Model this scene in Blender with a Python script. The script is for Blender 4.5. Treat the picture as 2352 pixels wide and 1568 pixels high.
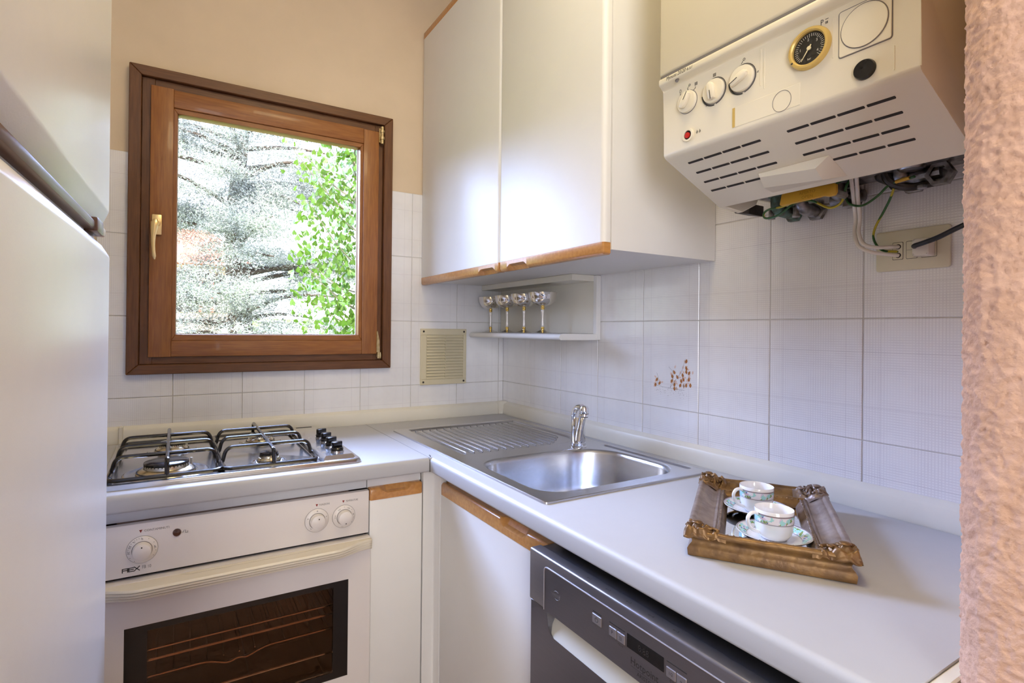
import bpy, bmesh, math, random
from mathutils import Vector, Matrix, noise
random.seed(7)
for o in list(bpy.data.objects): bpy.data.objects.remove(o)
scene = bpy.context.scene
C = scene.collection
PI = math.pi

# ------------------------------------------------------------------ camera
CAM = Vector((-1.21308, -1.96255, 1.25892))
yaw, pitch, roll, FPX = 0.5296, 0.0036, 0.0102, 1229.32
fwd = Vector((math.sin(yaw)*math.cos(pitch), math.cos(yaw)*math.cos(pitch), math.sin(pitch)))
rgt = Vector((math.cos(yaw), -math.sin(yaw), 0)); upv = rgt.cross(fwd)
r2 = rgt*math.cos(roll) + upv*math.sin(roll); u2 = -rgt*math.sin(roll) + upv*math.cos(roll)
cd = bpy.data.cameras.new('camera'); cam = bpy.data.objects.new('camera', cd); C.objects.link(cam)
cam.matrix_world = Matrix(((r2.x, u2.x, -fwd.x, CAM.x), (r2.y, u2.y, -fwd.y, CAM.y), (r2.z, u2.z, -fwd.z, CAM.z), (0, 0, 0, 1)))
cd.sensor_fit = 'HORIZONTAL'; cd.sensor_width = 36.0
cd.lens = 36.0*FPX/2352.0
cd.shift_x = 49.04/2352.0; cd.shift_y = -30.25/2352.0
cd.clip_start = 0.02; cd.clip_end = 300
scene.camera = cam

# ------------------------------------------------------------------ view, world, lights
vs = scene.view_settings
vs.view_transform = 'Standard'; vs.look = 'None'; vs.gamma = 1.0; vs.use_curve_mapping = False
vs.exposure = 0.12
cy = scene.cycles
cy.max_bounces = 6; cy.diffuse_bounces = 4; cy.glossy_bounces = 3; cy.transmission_bounces = 2; cy.transparent_max_bounces = 6
cy.caustics_reflective = False; cy.caustics_refractive = False
cy.use_adaptive_sampling = True; cy.adaptive_threshold = 0.06; cy.adaptive_min_samples = 8; cy.use_light_tree = False
world = bpy.data.worlds.new('sky'); scene.world = world; world.use_nodes = True
wn = world.node_tree; wn.nodes.clear()
wo = wn.nodes.new('ShaderNodeOutputWorld'); wb = wn.nodes.new('ShaderNodeBackground')
wc = wn.nodes.new('ShaderNodeTexCoord'); wsep = wn.nodes.new('ShaderNodeSeparateXYZ'); wr = wn.nodes.new('ShaderNodeValToRGB')
wr.color_ramp.elements[0].position = 0.0; wr.color_ramp.elements[0].color = (0.90, 0.93, 1.0, 1)
wr.color_ramp.elements[1].position = 0.7; wr.color_ramp.elements[1].color = (0.50, 0.62, 1.0, 1)
wn.links.new(wc.outputs['Generated'], wsep.inputs[0]); wn.links.new(wsep.outputs['Z'], wr.inputs[0])
wn.links.new(wr.outputs[0], wb.inputs[0]); wb.inputs[1].default_value = 3.4
wn.links.new(wb.outputs[0], wo.inputs[0])

def light(name, kind, loc, direction, energy, color, size=None, size_y=None):
    d = bpy.data.lights.new(name, kind); o = bpy.data.objects.new(name, d); C.objects.link(o)
    o.location = loc; o.rotation_euler = Vector(direction).to_track_quat('-Z', 'Y').to_euler()
    d.energy = energy; d.color = color
    if kind == 'AREA':
        d.shape = 'RECTANGLE'; d.size = size; d.size_y = size_y
    return o
sun = light('sun', 'SUN', (0, 0, 10), (0.35, 0.62, -0.72), 13.0, (1.0, 0.95, 0.86)); sun.data.angle = 0.01
# added fill panels beyond the window, unseen, boosting its bluish daylight
light('sky_fill', 'AREA', (-3.3, 2.9, 3.9), (0.62, -0.70, -0.34), 2000, (0.42, 0.55, 1.0), 5.2, 3.2)
light('sky_fill_front', 'AREA', (-0.7, 2.7, 4.05), (0.0, -0.93, -0.36), 1450, (0.42, 0.55, 1.0), 4.4, 2.2)
# added fill at the blank left wall, then a warm ceiling lamp, both unseen
light('room_fill', 'AREA', (-1.95, -3.2, 1.55), (1.0, 0.25, 0.0), 92, (0.90, 0.93, 1.0), 2.0, 1.7)
light('ceiling_lamp', 'AREA', (-0.72, -1.40, 2.69), (0.0, 0.0, -1.0), 10.5, (1.0, 0.84, 0.50), 0.5, 0.5)

# ------------------------------------------------------------------ helpers
WM = {}
def ident(): return Matrix.Identity(4)
def frame(a, b, c, o=(0, 0, 0)):
    return Matrix(((a[0], b[0], c[0], o[0]), (a[1], b[1], c[1], o[1]), (a[2], b[2], c[2], o[2]), (0, 0, 0, 1)))
def RIGHT(d=0.0): return frame((0, -1, 0), (0, 0, 1), (-1, 0, 0), (-d, 0, 0))     # a = -y, b = z, c = out of right wall
def BACK(d=0.0): return frame((1, 0, 0), (0, 0, 1), (0, -1, 0), (0, -d, 0))       # a = x, b = z, c = out of back wall
def TOP(z=0.0): return frame((1, 0, 0), (0, 1, 0), (0, 0, 1), (0, 0, z))
def tag(o, label=None, cat=None, group=None, kind=None):
    if label: o['label'] = label
    if cat: o['category'] = cat
    if group: o['group'] = group
    if kind: o['kind'] = kind
    return o
def thing(name, loc, label, cat, group=None, rotz=0.0):
    o = bpy.data.objects.new(name, None); C.objects.link(o)
    o.location = loc; o.rotation_euler = (0, 0, rotz); o.empty_display_size = 0.05
    WM[o.name] = Matrix.Translation(loc) @ Matrix.Rotation(rotz, 4, 'Z')
    return tag(o, label, cat, group)
def setup_mesh(name, v, f, m, angle=35):
    me = bpy.data.meshes.new(name); me.from_pydata([tuple(p) for p in v], [], f)
    me.validate(); me.update()
    if angle:
        me.polygons.foreach_set('use_smooth', [True]*len(me.polygons))
        me.set_sharp_from_angle(angle=math.radians(angle))
    if m: me.materials.append(m)
    return me
_font = {}
def text_geo(s, size, align='LEFT', shear=0.0):
    cu = bpy.data.curves.new('t', 'FONT'); cu.body = s; cu.size = size; cu.align_x = align; cu.shear = shear
    cu.resolution_u = 2; cu.fill_mode = 'FRONT'
    ob = bpy.data.objects.new('t', cu); C.objects.link(ob)
    bpy.context.view_layer.update()
    me = bpy.data.meshes.new_from_object(ob.evaluated_get(bpy.context.evaluated_depsgraph_get()))
    v = [tuple(p.co) for p in me.vertices]; f = [tuple(p.vertices) for p in me.polygons]
    bpy.data.objects.remove(ob); bpy.data.curves.remove(cu); bpy.data.meshes.remove(me)
    return v, f
class MB:
    def __init__(s, M=None): s.v = []; s.f = []; s.M = M if M is not None else ident()
    def add(s, vs_, fs, M=None):
        k = len(s.v); T = s.M if M is None else s.M @ M
        s.v += [T @ Vector(p) for p in vs_]; s.f += [tuple(i+k for i in q) for q in fs]; return s
    def bm(s, bm, M=None):
        bm.verts.index_update()
        s.add([v.co.copy() for v in bm.verts], [[v.index for v in f.verts] for f in bm.faces], M); bm.free(); return s
    def box(s, x0, x1, y0, y1, z0, z1, bev=0, seg=2, M=None):
        x0, x1 = min(x0, x1), max(x0, x1); y0, y1 = min(y0, y1), max(y0, y1); z0, z1 = min(z0, z1), max(z0, z1)
        vs_ = [(x0, y0, z0), (x1, y0, z0), (x1, y1, z0), (x0, y1, z0), (x0, y0, z1), (x1, y0, z1), (x1, y1, z1), (x0, y1, z1)]
        fs = [(0, 3, 2, 1), (4, 5, 6, 7), (0, 1, 5, 4), (1, 2, 6, 5), (2, 3, 7, 6), (3, 0, 4, 7)]
        if not bev: return s.add(vs_, fs, M)
        bm = bmesh.new(); vv = [bm.verts.new(p) for p in vs_]
        for q in fs: bm.faces.new([vv[i] for i in q])
        bmesh.ops.bevel(bm, geom=bm.edges[:], offset=min(bev, .49*min(x1-x0, y1-y0, z1-z0)), segments=seg, affect='EDGES', profile=0.5)
        return s.bm(bm, M)
    def prism(s, poly, c0, c1, bev=0, seg=2, M=None):
        n = len(poly)
        vs_ = [(a, b, c0) for a, b in poly] + [(a, b, c1) for a, b in poly]
        ar = sum(poly[i][0]*poly[(i+1) % n][1]-poly[(i+1) % n][0]*poly[i][1] for i in range(n))
        top = list(range(n, 2*n)); bot = list(range(n))[::-1]; side = [(i, (i+1) % n, n+(i+1) % n, n+i) for i in range(n)]
        if (ar < 0) != (c1 < c0): top, bot, side = top[::-1], bot[::-1], [q[::-1] for q in side]
        fs = [tuple(top), tuple(bot)] + side
        if not bev: return s.add(vs_, fs, M)
        bm = bmesh.new(); vv = [bm.verts.new(p) for p in vs_]
        for q in fs: bm.faces.new([vv[i] for i in q])
        bmesh.ops.bevel(bm, geom=bm.edges[:], offset=bev, segments=seg, affect='EDGES', profile=0.5)
        return s.bm(bm, M)
    def lathe(s, prof, n=24, M=None, cap=True, arc=2*PI, a0=0.0):
        vs_ = []; fs = []; full = abs(arc-2*PI) < 1e-6; k = n if full else n+1
        for r, c in prof:
            for i in range(k):
                t = a0+arc*i/n; vs_.append((r*math.cos(t), r*math.sin(t), c))
        for j in range(len(prof)-1):
            for i in range(n):
                i2 = (i+1) % k
                fs.append((j*k+i, j*k+i2, (j+1)*k+i2, (j+1)*k+i))
        if cap and full:
            if prof[0][0] > 1e-6: fs.append(tuple(range(k))[::-1])
            if prof[-1][0] > 1e-6: fs.append(tuple((len(prof)-1)*k+i for i in range(k)))
        return s.add(vs_, fs, M)
    def cyl(s, a, b, r, c0, c1, n=24, r2=None):
        return s.lathe([(r, c0), (r if r2 is None else r2, c1)], n, Matrix.Translation((a, b, 0)))
    def tube(s, pts, r, n=8, closed=False, M=None, caps=True):
        P = [Vector(p) for p in pts]; m = len(P)
        if not isinstance(r, (list, tuple)): r = [r]*m
        vs_ = []; fs = []; ref = None
        for i in range(m):
            if closed: t = P[(i+1) % m]-P[i-1]
            else: t = P[min(i+1, m-1)]-P[max(i-1, 0)]
            t.normalize()
            if ref is None:
                ref = Vector((0, 0, 1)) if abs(t.z) < .9 else Vector((1, 0, 0))
                ref = (ref-t*ref.dot(t)).normalized()
            else:
                ref = ref-t*ref.dot(t)
                ref = ref.normalized() if ref.length > 1e-5 else t.orthogonal().normalized()
            bn = t.cross(ref)
            for k in range(n):
                q = 2*PI*k/n; vs_.append(P[i]+(ref*math.cos(q)+bn*math.sin(q))*r[i])
        for i in range(m if closed else m-1):
            j = (i+1) % m
            for k in range(n):
                fs.append((i*n+k, i*n+(k+1) % n, j*n+(k+1) % n, j*n+k))
        if not closed and caps:
            fs.append(tuple(range(n))[::-1]); fs.append(tuple((m-1)*n+k for k in range(n)))
        return s.add(vs_, fs, M)
    def text(s, t, size, a, b, c, align='LEFT', shear=0.0, rot=0.0, sx=1.0):
        v, f = text_geo(t, size, align, shear)
        return s.add(v, f, Matrix.Translation((a, b, c)) @ Matrix.Rotation(rot, 4, 'Z') @ Matrix.Diagonal((sx, 1, 1, 1)))
    def grid(s, fn, nu, nv, wrapu=False):
        vs_ = [fn(i, j) for j in range(nv) for i in range(nu)]; fs = []
        for j in range(nv-1):
            for i in range(nu if wrapu else nu-1):
                i2 = (i+1) % nu
                fs.append((j*nu+i, j*nu+i2, (j+1)*nu+i2, (j+1)*nu+i))
        return s.add(vs_, fs)
    def build(s, name, m, parent=None, angle=35, label=None, cat=None, group=None, kind=None, base=False):
        if not s.v: return None
        Pm = WM[parent.name] if parent is not None else ident(); inv = Pm.inverted()
        L = [inv @ p for p in s.v]
        lo = [min(p[i] for p in L) for i in range(3)]; hi = [max(p[i] for p in L) for i in range(3)]
        c = Vector(((lo[0]+hi[0])/2, (lo[1]+hi[1])/2, lo[2] if (parent is None or base) else (lo[2]+hi[2])/2))
        me = setup_mesh(name, [p-c for p in L], s.f, m, angle)
        o = bpy.data.objects.new(name, me); C.objects.link(o); o.location = c
        if parent is not None: o.parent = parent
        WM[o.name] = Pm @ Matrix.Translation(c)
        return tag(o, label, cat, group, kind)
def inst(src, name, parent, Mw):
    """copy of a part that shares its mesh, placed by world matrix"""
    o = src.copy(); o.name = name; C.objects.link(o); o.parent = parent
    Pm = WM[parent.name] if parent is not None else ident()
    o.matrix_local = Pm.inverted() @ Mw; WM[o.name] = Mw
    return o
def rrect(x0, x1, y0, y1, r, n=6):
    rs = r if isinstance(r, (list, tuple)) else [r]*4; out = []
    for (cx, cy, a0), q in zip(((x1, y1, 0), (x0, y1, PI/2), (x0, y0, PI), (x1, y0, 1.5*PI)), rs):
        ox = cx-q if cx == x1 else cx+q; oy = cy-q if cy == y1 else cy+q
        for i in range(n+1):
            t = a0+PI/2*i/n; out.append((ox+q*math.cos(t), oy+q*math.sin(t)))
    return out
def arc_path(pts, r, n=5):
    """polyline with rounded corners"""
    P = [Vector(p) for p in pts]; out = [P[0]]
    for i in range(1, len(P)-1):
        a = (P[i-1]-P[i]); b = (P[i+1]-P[i]); q = min(r, a.length*.48, b.length*.48)
        a = P[i]+a.normalized()*q; b = P[i]+b.normalized()*q
        for k in range(n+1):
            t = k/n; out.append(a*(1-t)**2+P[i]*2*t*(1-t)+b*t*t)
    out.append(P[-1]); return out
def spline(pts, n=8):
    P = [Vector(p) for p in pts]; P = [P[0]*2-P[1]]+P+[P[-1]*2-P[-2]]; out = []
    for i in range(1, len(P)-2):
        for k in range(n):
            t = k/n; a, b, c, d = P[i-1:i+3]
            out.append(.5*((2*b)+(c-a)*t+(2*a-5*b+4*c-d)*t*t+(3*b-a-3*c+d)*t**3))
    out.append(P[-2]); return out

# ------------------------------------------------------------------ materials
def mat(name, col, rough=0.5, metal=0.0, spec=0.5, var=0.0, vscale=20, bump=0.0, bscale=60, col2=None, coat=0.0, stretch=None, detail=4):
    m = bpy.data.materials.new(name); m.use_nodes = True; nt = m.node_tree; p = nt.nodes['Principled BSDF']
    p.inputs['Base Color'].default_value = (*col, 1); p.inputs['Roughness'].default_value = rough
    p.inputs['Metallic'].default_value = metal; p.inputs['Specular IOR Level'].default_value = spec
    p.inputs['Coat Weight'].default_value = coat; p.inputs['Coat Roughness'].default_value = 0.08
    if var or bump or col2:
        tc = nt.nodes.new('ShaderNodeTexCoord'); src = tc.outputs['Object']
        if stretch:
            mp = nt.nodes.new('ShaderNodeMapping'); mp.inputs['Scale'].default_value = stretch
            nt.links.new(src, mp.inputs[0]); src = mp.outputs[0]
        if var or col2:
            n = nt.nodes.new('ShaderNodeTexNoise'); n.inputs['Scale'].default_value = vscale; n.inputs['Detail'].default_value = detail
            nt.links.new(src, n.inputs['Vector'])
            r = nt.nodes.new('ShaderNodeValToRGB'); r.color_ramp.elements[0].position = .35; r.color_ramp.elements[1].position = .68
            c2 = col2 or tuple(max(0, q*(1-var)) for q in col)
            r.color_ramp.elements[0].color = (*c2, 1); r.color_ramp.elements[1].color = (*col, 1)
            nt.links.new(n.outputs[0], r.inputs[0]); nt.links.new(r.outputs[0], p.inputs['Base Color'])
        if bump:
            n2 = nt.nodes.new('ShaderNodeTexNoise'); n2.inputs['Scale'].default_value = bscale; n2.inputs['Detail'].default_value = detail
            nt.links.new(src, n2.inputs['Vector'])
            b = nt.nodes.new('ShaderNodeBump'); b.inputs['Strength'].default_value = bump; b.inputs['Distance'].default_value = 0.002
            nt.links.new(n2.outputs[0], b.inputs['Height']); nt.links.new(b.outputs[0], p.inputs['Normal'])
    return m
M = {}
M['white_paint'] = mat('white_wall_paint', (0.80, 0.78, 0.76), 0.85, var=0.03, vscale=5)
M['paint'] = mat('peach_wall_paint', (0.78, 0.63, 0.455), 0.85, var=0.07, vscale=5, bump=0.25, bscale=40)
M['ceiling'] = mat('ceiling_paint', (0.80, 0.75, 0.68), 0.9, var=0.04, vscale=4)
M['plaster'] = mat('rough_pink_plaster', (0.74, 0.47, 0.34), 0.85, col2=(0.67, 0.41, 0.28), vscale=45, bump=1.0, bscale=170, detail=8)
M['floor'] = mat('terracotta_floor', (0.52, 0.28, 0.14), 0.35, var=0.25, vscale=9)
M['grout'] = mat('tile_grout', (0.66, 0.63, 0.60), 0.9, var=0.12, vscale=60)
M['lam'] = mat('white_laminate', (0.83, 0.81, 0.78), 0.45, var=0.015, vscale=12, bump=0.02, bscale=300)
M['lam_in'] = mat('white_laminate_carcass', (0.80, 0.78, 0.76), 0.38, var=0.015, vscale=12)
M['cream'] = mat('cream_laminate', (0.80, 0.76, 0.66), 0.4, var=0.03, vscale=15)
M['worktop'] = mat('worktop_laminate', (0.51, 0.505, 0.515), 0.48, var=0.012, vscale=30, bump=0.05, bscale=900)
M['upstand'] = mat('upstand_plastic', (0.82, 0.78, 0.68), 0.35, var=0.04, vscale=10)
M['wood'] = mat('varnished_beech', (0.60, 0.29, 0.085), 0.32, col2=(0.50, 0.22, 0.06), vscale=18, stretch=(6, 1, 6), coat=0.3)
M['wood2'] = mat('varnished_beech_y', (0.60, 0.29, 0.085), 0.32, col2=(0.50, 0.22, 0.06), vscale=18, stretch=(1, 6, 6), coat=0.3)
M['win'] = mat('brown_window_wood', (0.37, 0.145, 0.036), 0.42, col2=(0.27, 0.098, 0.026), vscale=14, stretch=(1, 4, 14), coat=0.15)
M['winv'] = mat('brown_window_wood_upright', (0.37, 0.145, 0.036), 0.42, col2=(0.27, 0.098, 0.026), vscale=14, stretch=(14, 4, 1), coat=0.15)
M['trimw'] = mat('dark_trim_wood', (0.17, 0.066, 0.022), 0.45, col2=(0.115, 0.043, 0.015), vscale=14, stretch=(1, 4, 14))
M['trimv'] = mat('dark_trim_wood_upright', (0.17, 0.066, 0.022), 0.45, col2=(0.115, 0.043, 0.015), vscale=14, stretch=(14, 4, 1))
M['brass'] = mat('pale_brass', (0.86, 0.66, 0.34), 0.28, 0.85)
M['rust'] = mat('worn_brass', (0.45, 0.32, 0.14), 0.45, 0.7, col2=(0.62, 0.50, 0.28), vscale=90)
M['steel'] = mat('brushed_steel', (0.56, 0.55, 0.56), 0.24, 1.0, var=0.06, vscale=30, stretch=(1, 12, 1))
M['steel_bowl'] = mat('satin_steel', (0.60, 0.60, 0.62), 0.27, 1.0, var=0.05, vscale=60)
M['hobsteel'] = mat('hob_steel', (0.60, 0.58, 0.57), 0.2, 1.0, var=0.05, vscale=20)
M['chrome'] = mat('chrome', (0.80, 0.80, 0.82), 0.07, 1.0)
M['silver'] = mat('polished_silver', (0.80, 0.76, 0.72), 0.10, 1.0, var=0.06, vscale=14)
M['gold'] = mat('polished_gold', (0.88, 0.64, 0.20), 0.18, 1.0)
M['ceramic_stem'] = mat('pearl_white_stem', (0.84, 0.80, 0.76), 0.12, 0.2, coat=0.6)
M['burner'] = mat('burner_alloy', (0.72, 0.66, 0.52), 0.26, 1.0, var=0.08, vscale=40)
M['enamel'] = mat('black_enamel', (0.018, 0.015, 0.014), 0.22, 0, 0.5, var=0.2, vscale=60, coat=0.3)
M['blackp'] = mat('black_plastic', (0.012, 0.011, 0.012), 0.22)
M['ovenw'] = mat('oven_white_enamel', (0.80, 0.74, 0.70), 0.3, var=0.015, vscale=8)
M['ovenc'] = mat('oven_cream_plastic', (0.78, 0.70, 0.56), 0.38, var=0.02, vscale=8)
M['cavity'] = mat('oven_cavity', (0.15, 0.08, 0.048), 0.45, var=0.2, vscale=6)
M['gap'] = mat('dark_gap', (0.03, 0.025, 0.022), 0.8)
M['print'] = mat('black_print', (0.03, 0.028, 0.028), 0.5)
M['printg'] = mat('grey_print', (0.20, 0.18, 0.17), 0.5)
M['printr'] = mat('dark_red_print', (0.25, 0.02, 0.015), 0.5)
M['printw'] = mat('white_print', (0.75, 0.72, 0.62), 0.5)
M['led'] = mat('dark_red_lens', (0.06, 0.012, 0.008), 0.15, coat=0.5)
M['boiler'] = mat('boiler_cream_plastic', (0.84, 0.76, 0.59), 0.36, var=0.015, vscale=6)
M['boilerw'] = mat('boiler_cream_enamel', (0.78, 0.69, 0.51), 0.33, var=0.015, vscale=6)
M['boileru'] = mat('boiler_plastic_shaded', (0.74, 0.71, 0.66), 0.4, var=0.015, vscale=6)  # unused copy of the cream plastic, greyed for the light underneath
M['goldr'] = mat('yellow_bezel', (0.74, 0.52, 0.16), 0.3, 0.3)
M['dial'] = mat('gauge_dial', (0.030, 0.027, 0.022), 0.35)
M['needle'] = mat('cream_needle', (0.80, 0.70, 0.42), 0.4)
M['redbtn'] = mat('red_button', (0.55, 0.02, 0.012), 0.3)
M['galv'] = mat('galvanised_fittings', (0.42, 0.41, 0.42), 0.38, 0.9, col2=(0.16, 0.15, 0.15), vscale=50)
M['darkmetal'] = mat('dark_oxidised_metal', (0.07, 0.062, 0.06), 0.5, 0.6, var=0.4, vscale=60)
M['verdigris'] = mat('green_oxidised_copper', (0.16, 0.30, 0.25), 0.7, 0.2, col2=(0.10, 0.09, 0.07), vscale=70)
M['tagy'] = mat('yellow_tag_plastic', (0.82, 0.47, 0.05), 0.4, var=0.06, vscale=30)
M['cablew'] = mat('white_cable', (0.80, 0.74, 0.66), 0.45)
M['cableb'] = mat('black_cable', (0.02, 0.02, 0.026), 0.4)
M['socket'] = mat('ivory_socket_plastic', (0.76, 0.70, 0.53), 0.38, var=0.02, vscale=20)
M['vent'] = mat('ivory_vent_plastic', (0.74, 0.66, 0.46), 0.45, var=0.02, vscale=20)
M['porc'] = mat('white_porcelain', (0.86, 0.85, 0.86), 0.10, coat=0.6)
M['lilac'] = mat('dull_platinum_line', (0.42, 0.36, 0.40), 0.28, 0.5)
M['mirror'] = mat('mirror_glass', (0.90, 0.92, 0.90), 0.02, 1.0)
M['gilt'] = mat('worn_gilt', (0.30, 0.165, 0.055), 0.40, 0.45, col2=(0.15, 0.08, 0.035), vscale=38, bump=0.35, bscale=120)
M['gilt2'] = mat('silvered_gilt', (0.34, 0.255, 0.205), 0.36, 0.45, col2=(0.20, 0.14, 0.11), vscale=45, bump=0.3, bscale=140)
M['dw'] = mat('dishwasher_grey_metal', (0.235, 0.225, 0.25), 0.34, 0.85, var=0.04, vscale=20, stretch=(1, 1, 18))
M['dwl'] = mat('dishwasher_light_edge', (0.55, 0.54, 0.60), 0.3, 0.7)
M['dwp'] = mat('dishwasher_pocket_plastic', (0.60, 0.57, 0.50), 0.35)
M['dwb'] = mat('dishwasher_button', (0.36, 0.345, 0.37), 0.28, 0.7)
M['fridge'] = mat('fridge_white', (0.82, 0.80, 0.80), 0.30, var=0.012, vscale=30, bump=0.05, bscale=400)
M['fridgeb'] = mat('fridge_brown_trim', (0.13, 0.062, 0.04), 0.35)
M['fridgeb2'] = mat('fridge_light_brown_trim', (0.46, 0.30, 0.23), 0.35)
M['bark'] = mat('cedar_bark', (0.12, 0.085, 0.065), 0.9, var=0.4, vscale=9, bump=0.6, bscale=20)
M['needles'] = mat('silvery_cedar_needles', (0.54, 0.56, 0.51), 0.8, col2=(0.26, 0.29, 0.31), vscale=1.4)
M['leaf'] = mat('fresh_green_leaf', (0.062, 0.145, 0.010), 0.45, col2=(0.115, 0.19, 0.018), vscale=4)
M['twig'] = mat('grey_green_bark', (0.20, 0.17, 0.10), 0.8, var=0.3, vscale=12)
M['lawn'] = mat('lawn', (0.30, 0.38, 0.07), 0.9, col2=(0.20, 0.28, 0.05), vscale=3)
M['hwall'] = mat('pale_pink_render', (0.82, 0.60, 0.52), 0.9, var=0.06, vscale=2)
M['hroof'] = mat('red_roof_tiles', (0.70, 0.22, 0.15), 0.8, col2=(0.52, 0.14, 0.09), vscale=8)
M['hshut'] = mat('red_shutter', (0.42, 0.10, 0.06), 0.6)
M['white'] = mat('white_painted_concrete', (0.85, 0.85, 0.84), 0.7, var=0.03, vscale=4)
M['ext'] = mat('outer_render', (0.80, 0.72, 0.55), 0.9, var=0.04, vscale=6)
for k in ('leaf',):
    p = M[k].node_tree.nodes['Principled BSDF']; p.inputs['Transmission Weight'].default_value = 0
    nt = M[k].node_tree; out = nt.nodes['Material Output']
    tr = nt.nodes.new('ShaderNodeBsdfTranslucent'); mx = nt.nodes.new('ShaderNodeMixShader'); mx.inputs[0].default_value = 0.35
    src = p.inputs['Base Color'].links[0].from_socket; nt.links.new(src, tr.inputs[0])
    nt.links.new(p.outputs[0], mx.inputs[1]); nt.links.new(tr.outputs[0], mx.inputs[2]); nt.links.new(mx.outputs[0], out.inputs[0])

def glass_mat(name, tint, refl, rough=0.01):
    m = bpy.data.materials.new(name); m.use_nodes = True; nt = m.node_tree; nt.nodes.clear()
    out = nt.nodes.new('ShaderNodeOutputMaterial'); t = nt.nodes.new('ShaderNodeBsdfTransparent'); g = nt.nodes.new('ShaderNodeBsdfGlossy')
    t.inputs[0].default_value = (*tint, 1); g.inputs['Roughness'].default_value = rough
    fr = nt.nodes.new('ShaderNodeFresnel'); fr.inputs[0].default_value = 1.5
    mu = nt.nodes.new('ShaderNodeMath'); mu.operation = 'MULTIPLY'; mu.inputs[1].default_value = refl
    nt.links.new(fr.outputs[0], mu.inputs[0])
    mx = nt.nodes.new('ShaderNodeMixShader'); nt.links.new(mu.outputs[0], mx.inputs[0])
    nt.links.new(t.outputs[0], mx.inputs[1]); nt.links.new(g.outputs[0], mx.inputs[2]); nt.links.new(mx.outputs[0], out.inputs[0])
    return m
M['glass'] = glass_mat('window_glass', (0.97, 0.985, 0.98), 0.55)
M['ovenglass'] = glass_mat('smoked_oven_glass', (0.80, 0.66, 0.56), 1.0)

def tile_mat():
    m = bpy.data.materials.new('woven_print_tile'); m.use_nodes = True; nt = m.node_tree; p = nt.nodes['Principled BSDF']
    N = nt.nodes.new; Lk = nt.links.new
    tc = N('ShaderNodeTexCoord'); sp = N('ShaderNodeSeparateXYZ'); Lk(tc.outputs['Object'], sp.inputs[0])
    def math_(op, a, b=None):
        n = N('ShaderNodeMath'); n.operation = op
        for i, q in enumerate((a, b)):
            if q is None: continue
            if isinstance(q, (int, float)): n.inputs[i].default_value = q
            else: Lk(q, n.inputs[i])
        return n.outputs[0]
    def lines(sock, period, sharp=1.6):
        s = math_('SINE', math_('MULTIPLY', sock, 2*PI/period)); s = math_('ADD', math_('MULTIPLY', s, .5), .5)
        return math_('POWER', s, sharp)
    def zone(sock, period, phase):
        s = math_('SINE', math_('ADD', math_('MULTIPLY', sock, 2*PI/period), phase))
        n = N('ShaderNodeMapRange'); n.interpolation_type = 'SMOOTHSTEP'; n.inputs[1].default_value = -.75; n.inputs[2].default_value = .35
        n.inputs[3].default_value = .5; n.inputs[4].default_value = 1.0; Lk(s, n.inputs[0]); return n.outputs[0]
    X, Y = sp.outputs['X'], sp.outputs['Y']
    v = math_('MULTIPLY', lines(X, .0052), zone(X, .1, .6)); h = math_('MULTIPLY', lines(Y, .0050), zone(Y, .125, -.9))
    both = math_('MAXIMUM', v, h)
    def accent(sock, pos):
        d = math_('ABSOLUTE', math_('SUBTRACT', math_('ABSOLUTE', sock), pos))
        return math_('LESS_THAN', d, .00055)
    acc = math_('MAXIMUM', accent(X, .068), accent(Y, .056))
    nz = N('ShaderNodeTexNoise'); nz.inputs['Scale'].default_value = 30; Lk(tc.outputs['Object'], nz.inputs['Vector'])
    tot = math_('MINIMUM', math_('ADD', math_('MULTIPLY', math_('MULTIPLY', both, math_('ADD', nz.outputs[0], .45)), .42), math_('MULTIPLY', acc, .42)), 1.0)
    mx = N('ShaderNodeMix'); mx.data_type = 'RGBA'; Lk(tot, mx.inputs[0])
    mx.inputs[6].default_value = (0.93, 0.92, 0.925, 1); mx.inputs[7].default_value = (0.66, 0.63, 0.66, 1)
    Lk(mx.outputs[2], p.inputs['Base Color'])
    b = N('ShaderNodeBump'); b.inputs['Strength'].default_value = .10; b.inputs['Distance'].default_value = .001; Lk(both, b.inputs['Height']); Lk(b.outputs[0], p.inputs['Normal'])
    p.inputs['Roughness'].default_value = 0.07; p.inputs['Specular IOR Level'].default_value = 0.8
    return m
M['tile'] = tile_mat()

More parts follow.
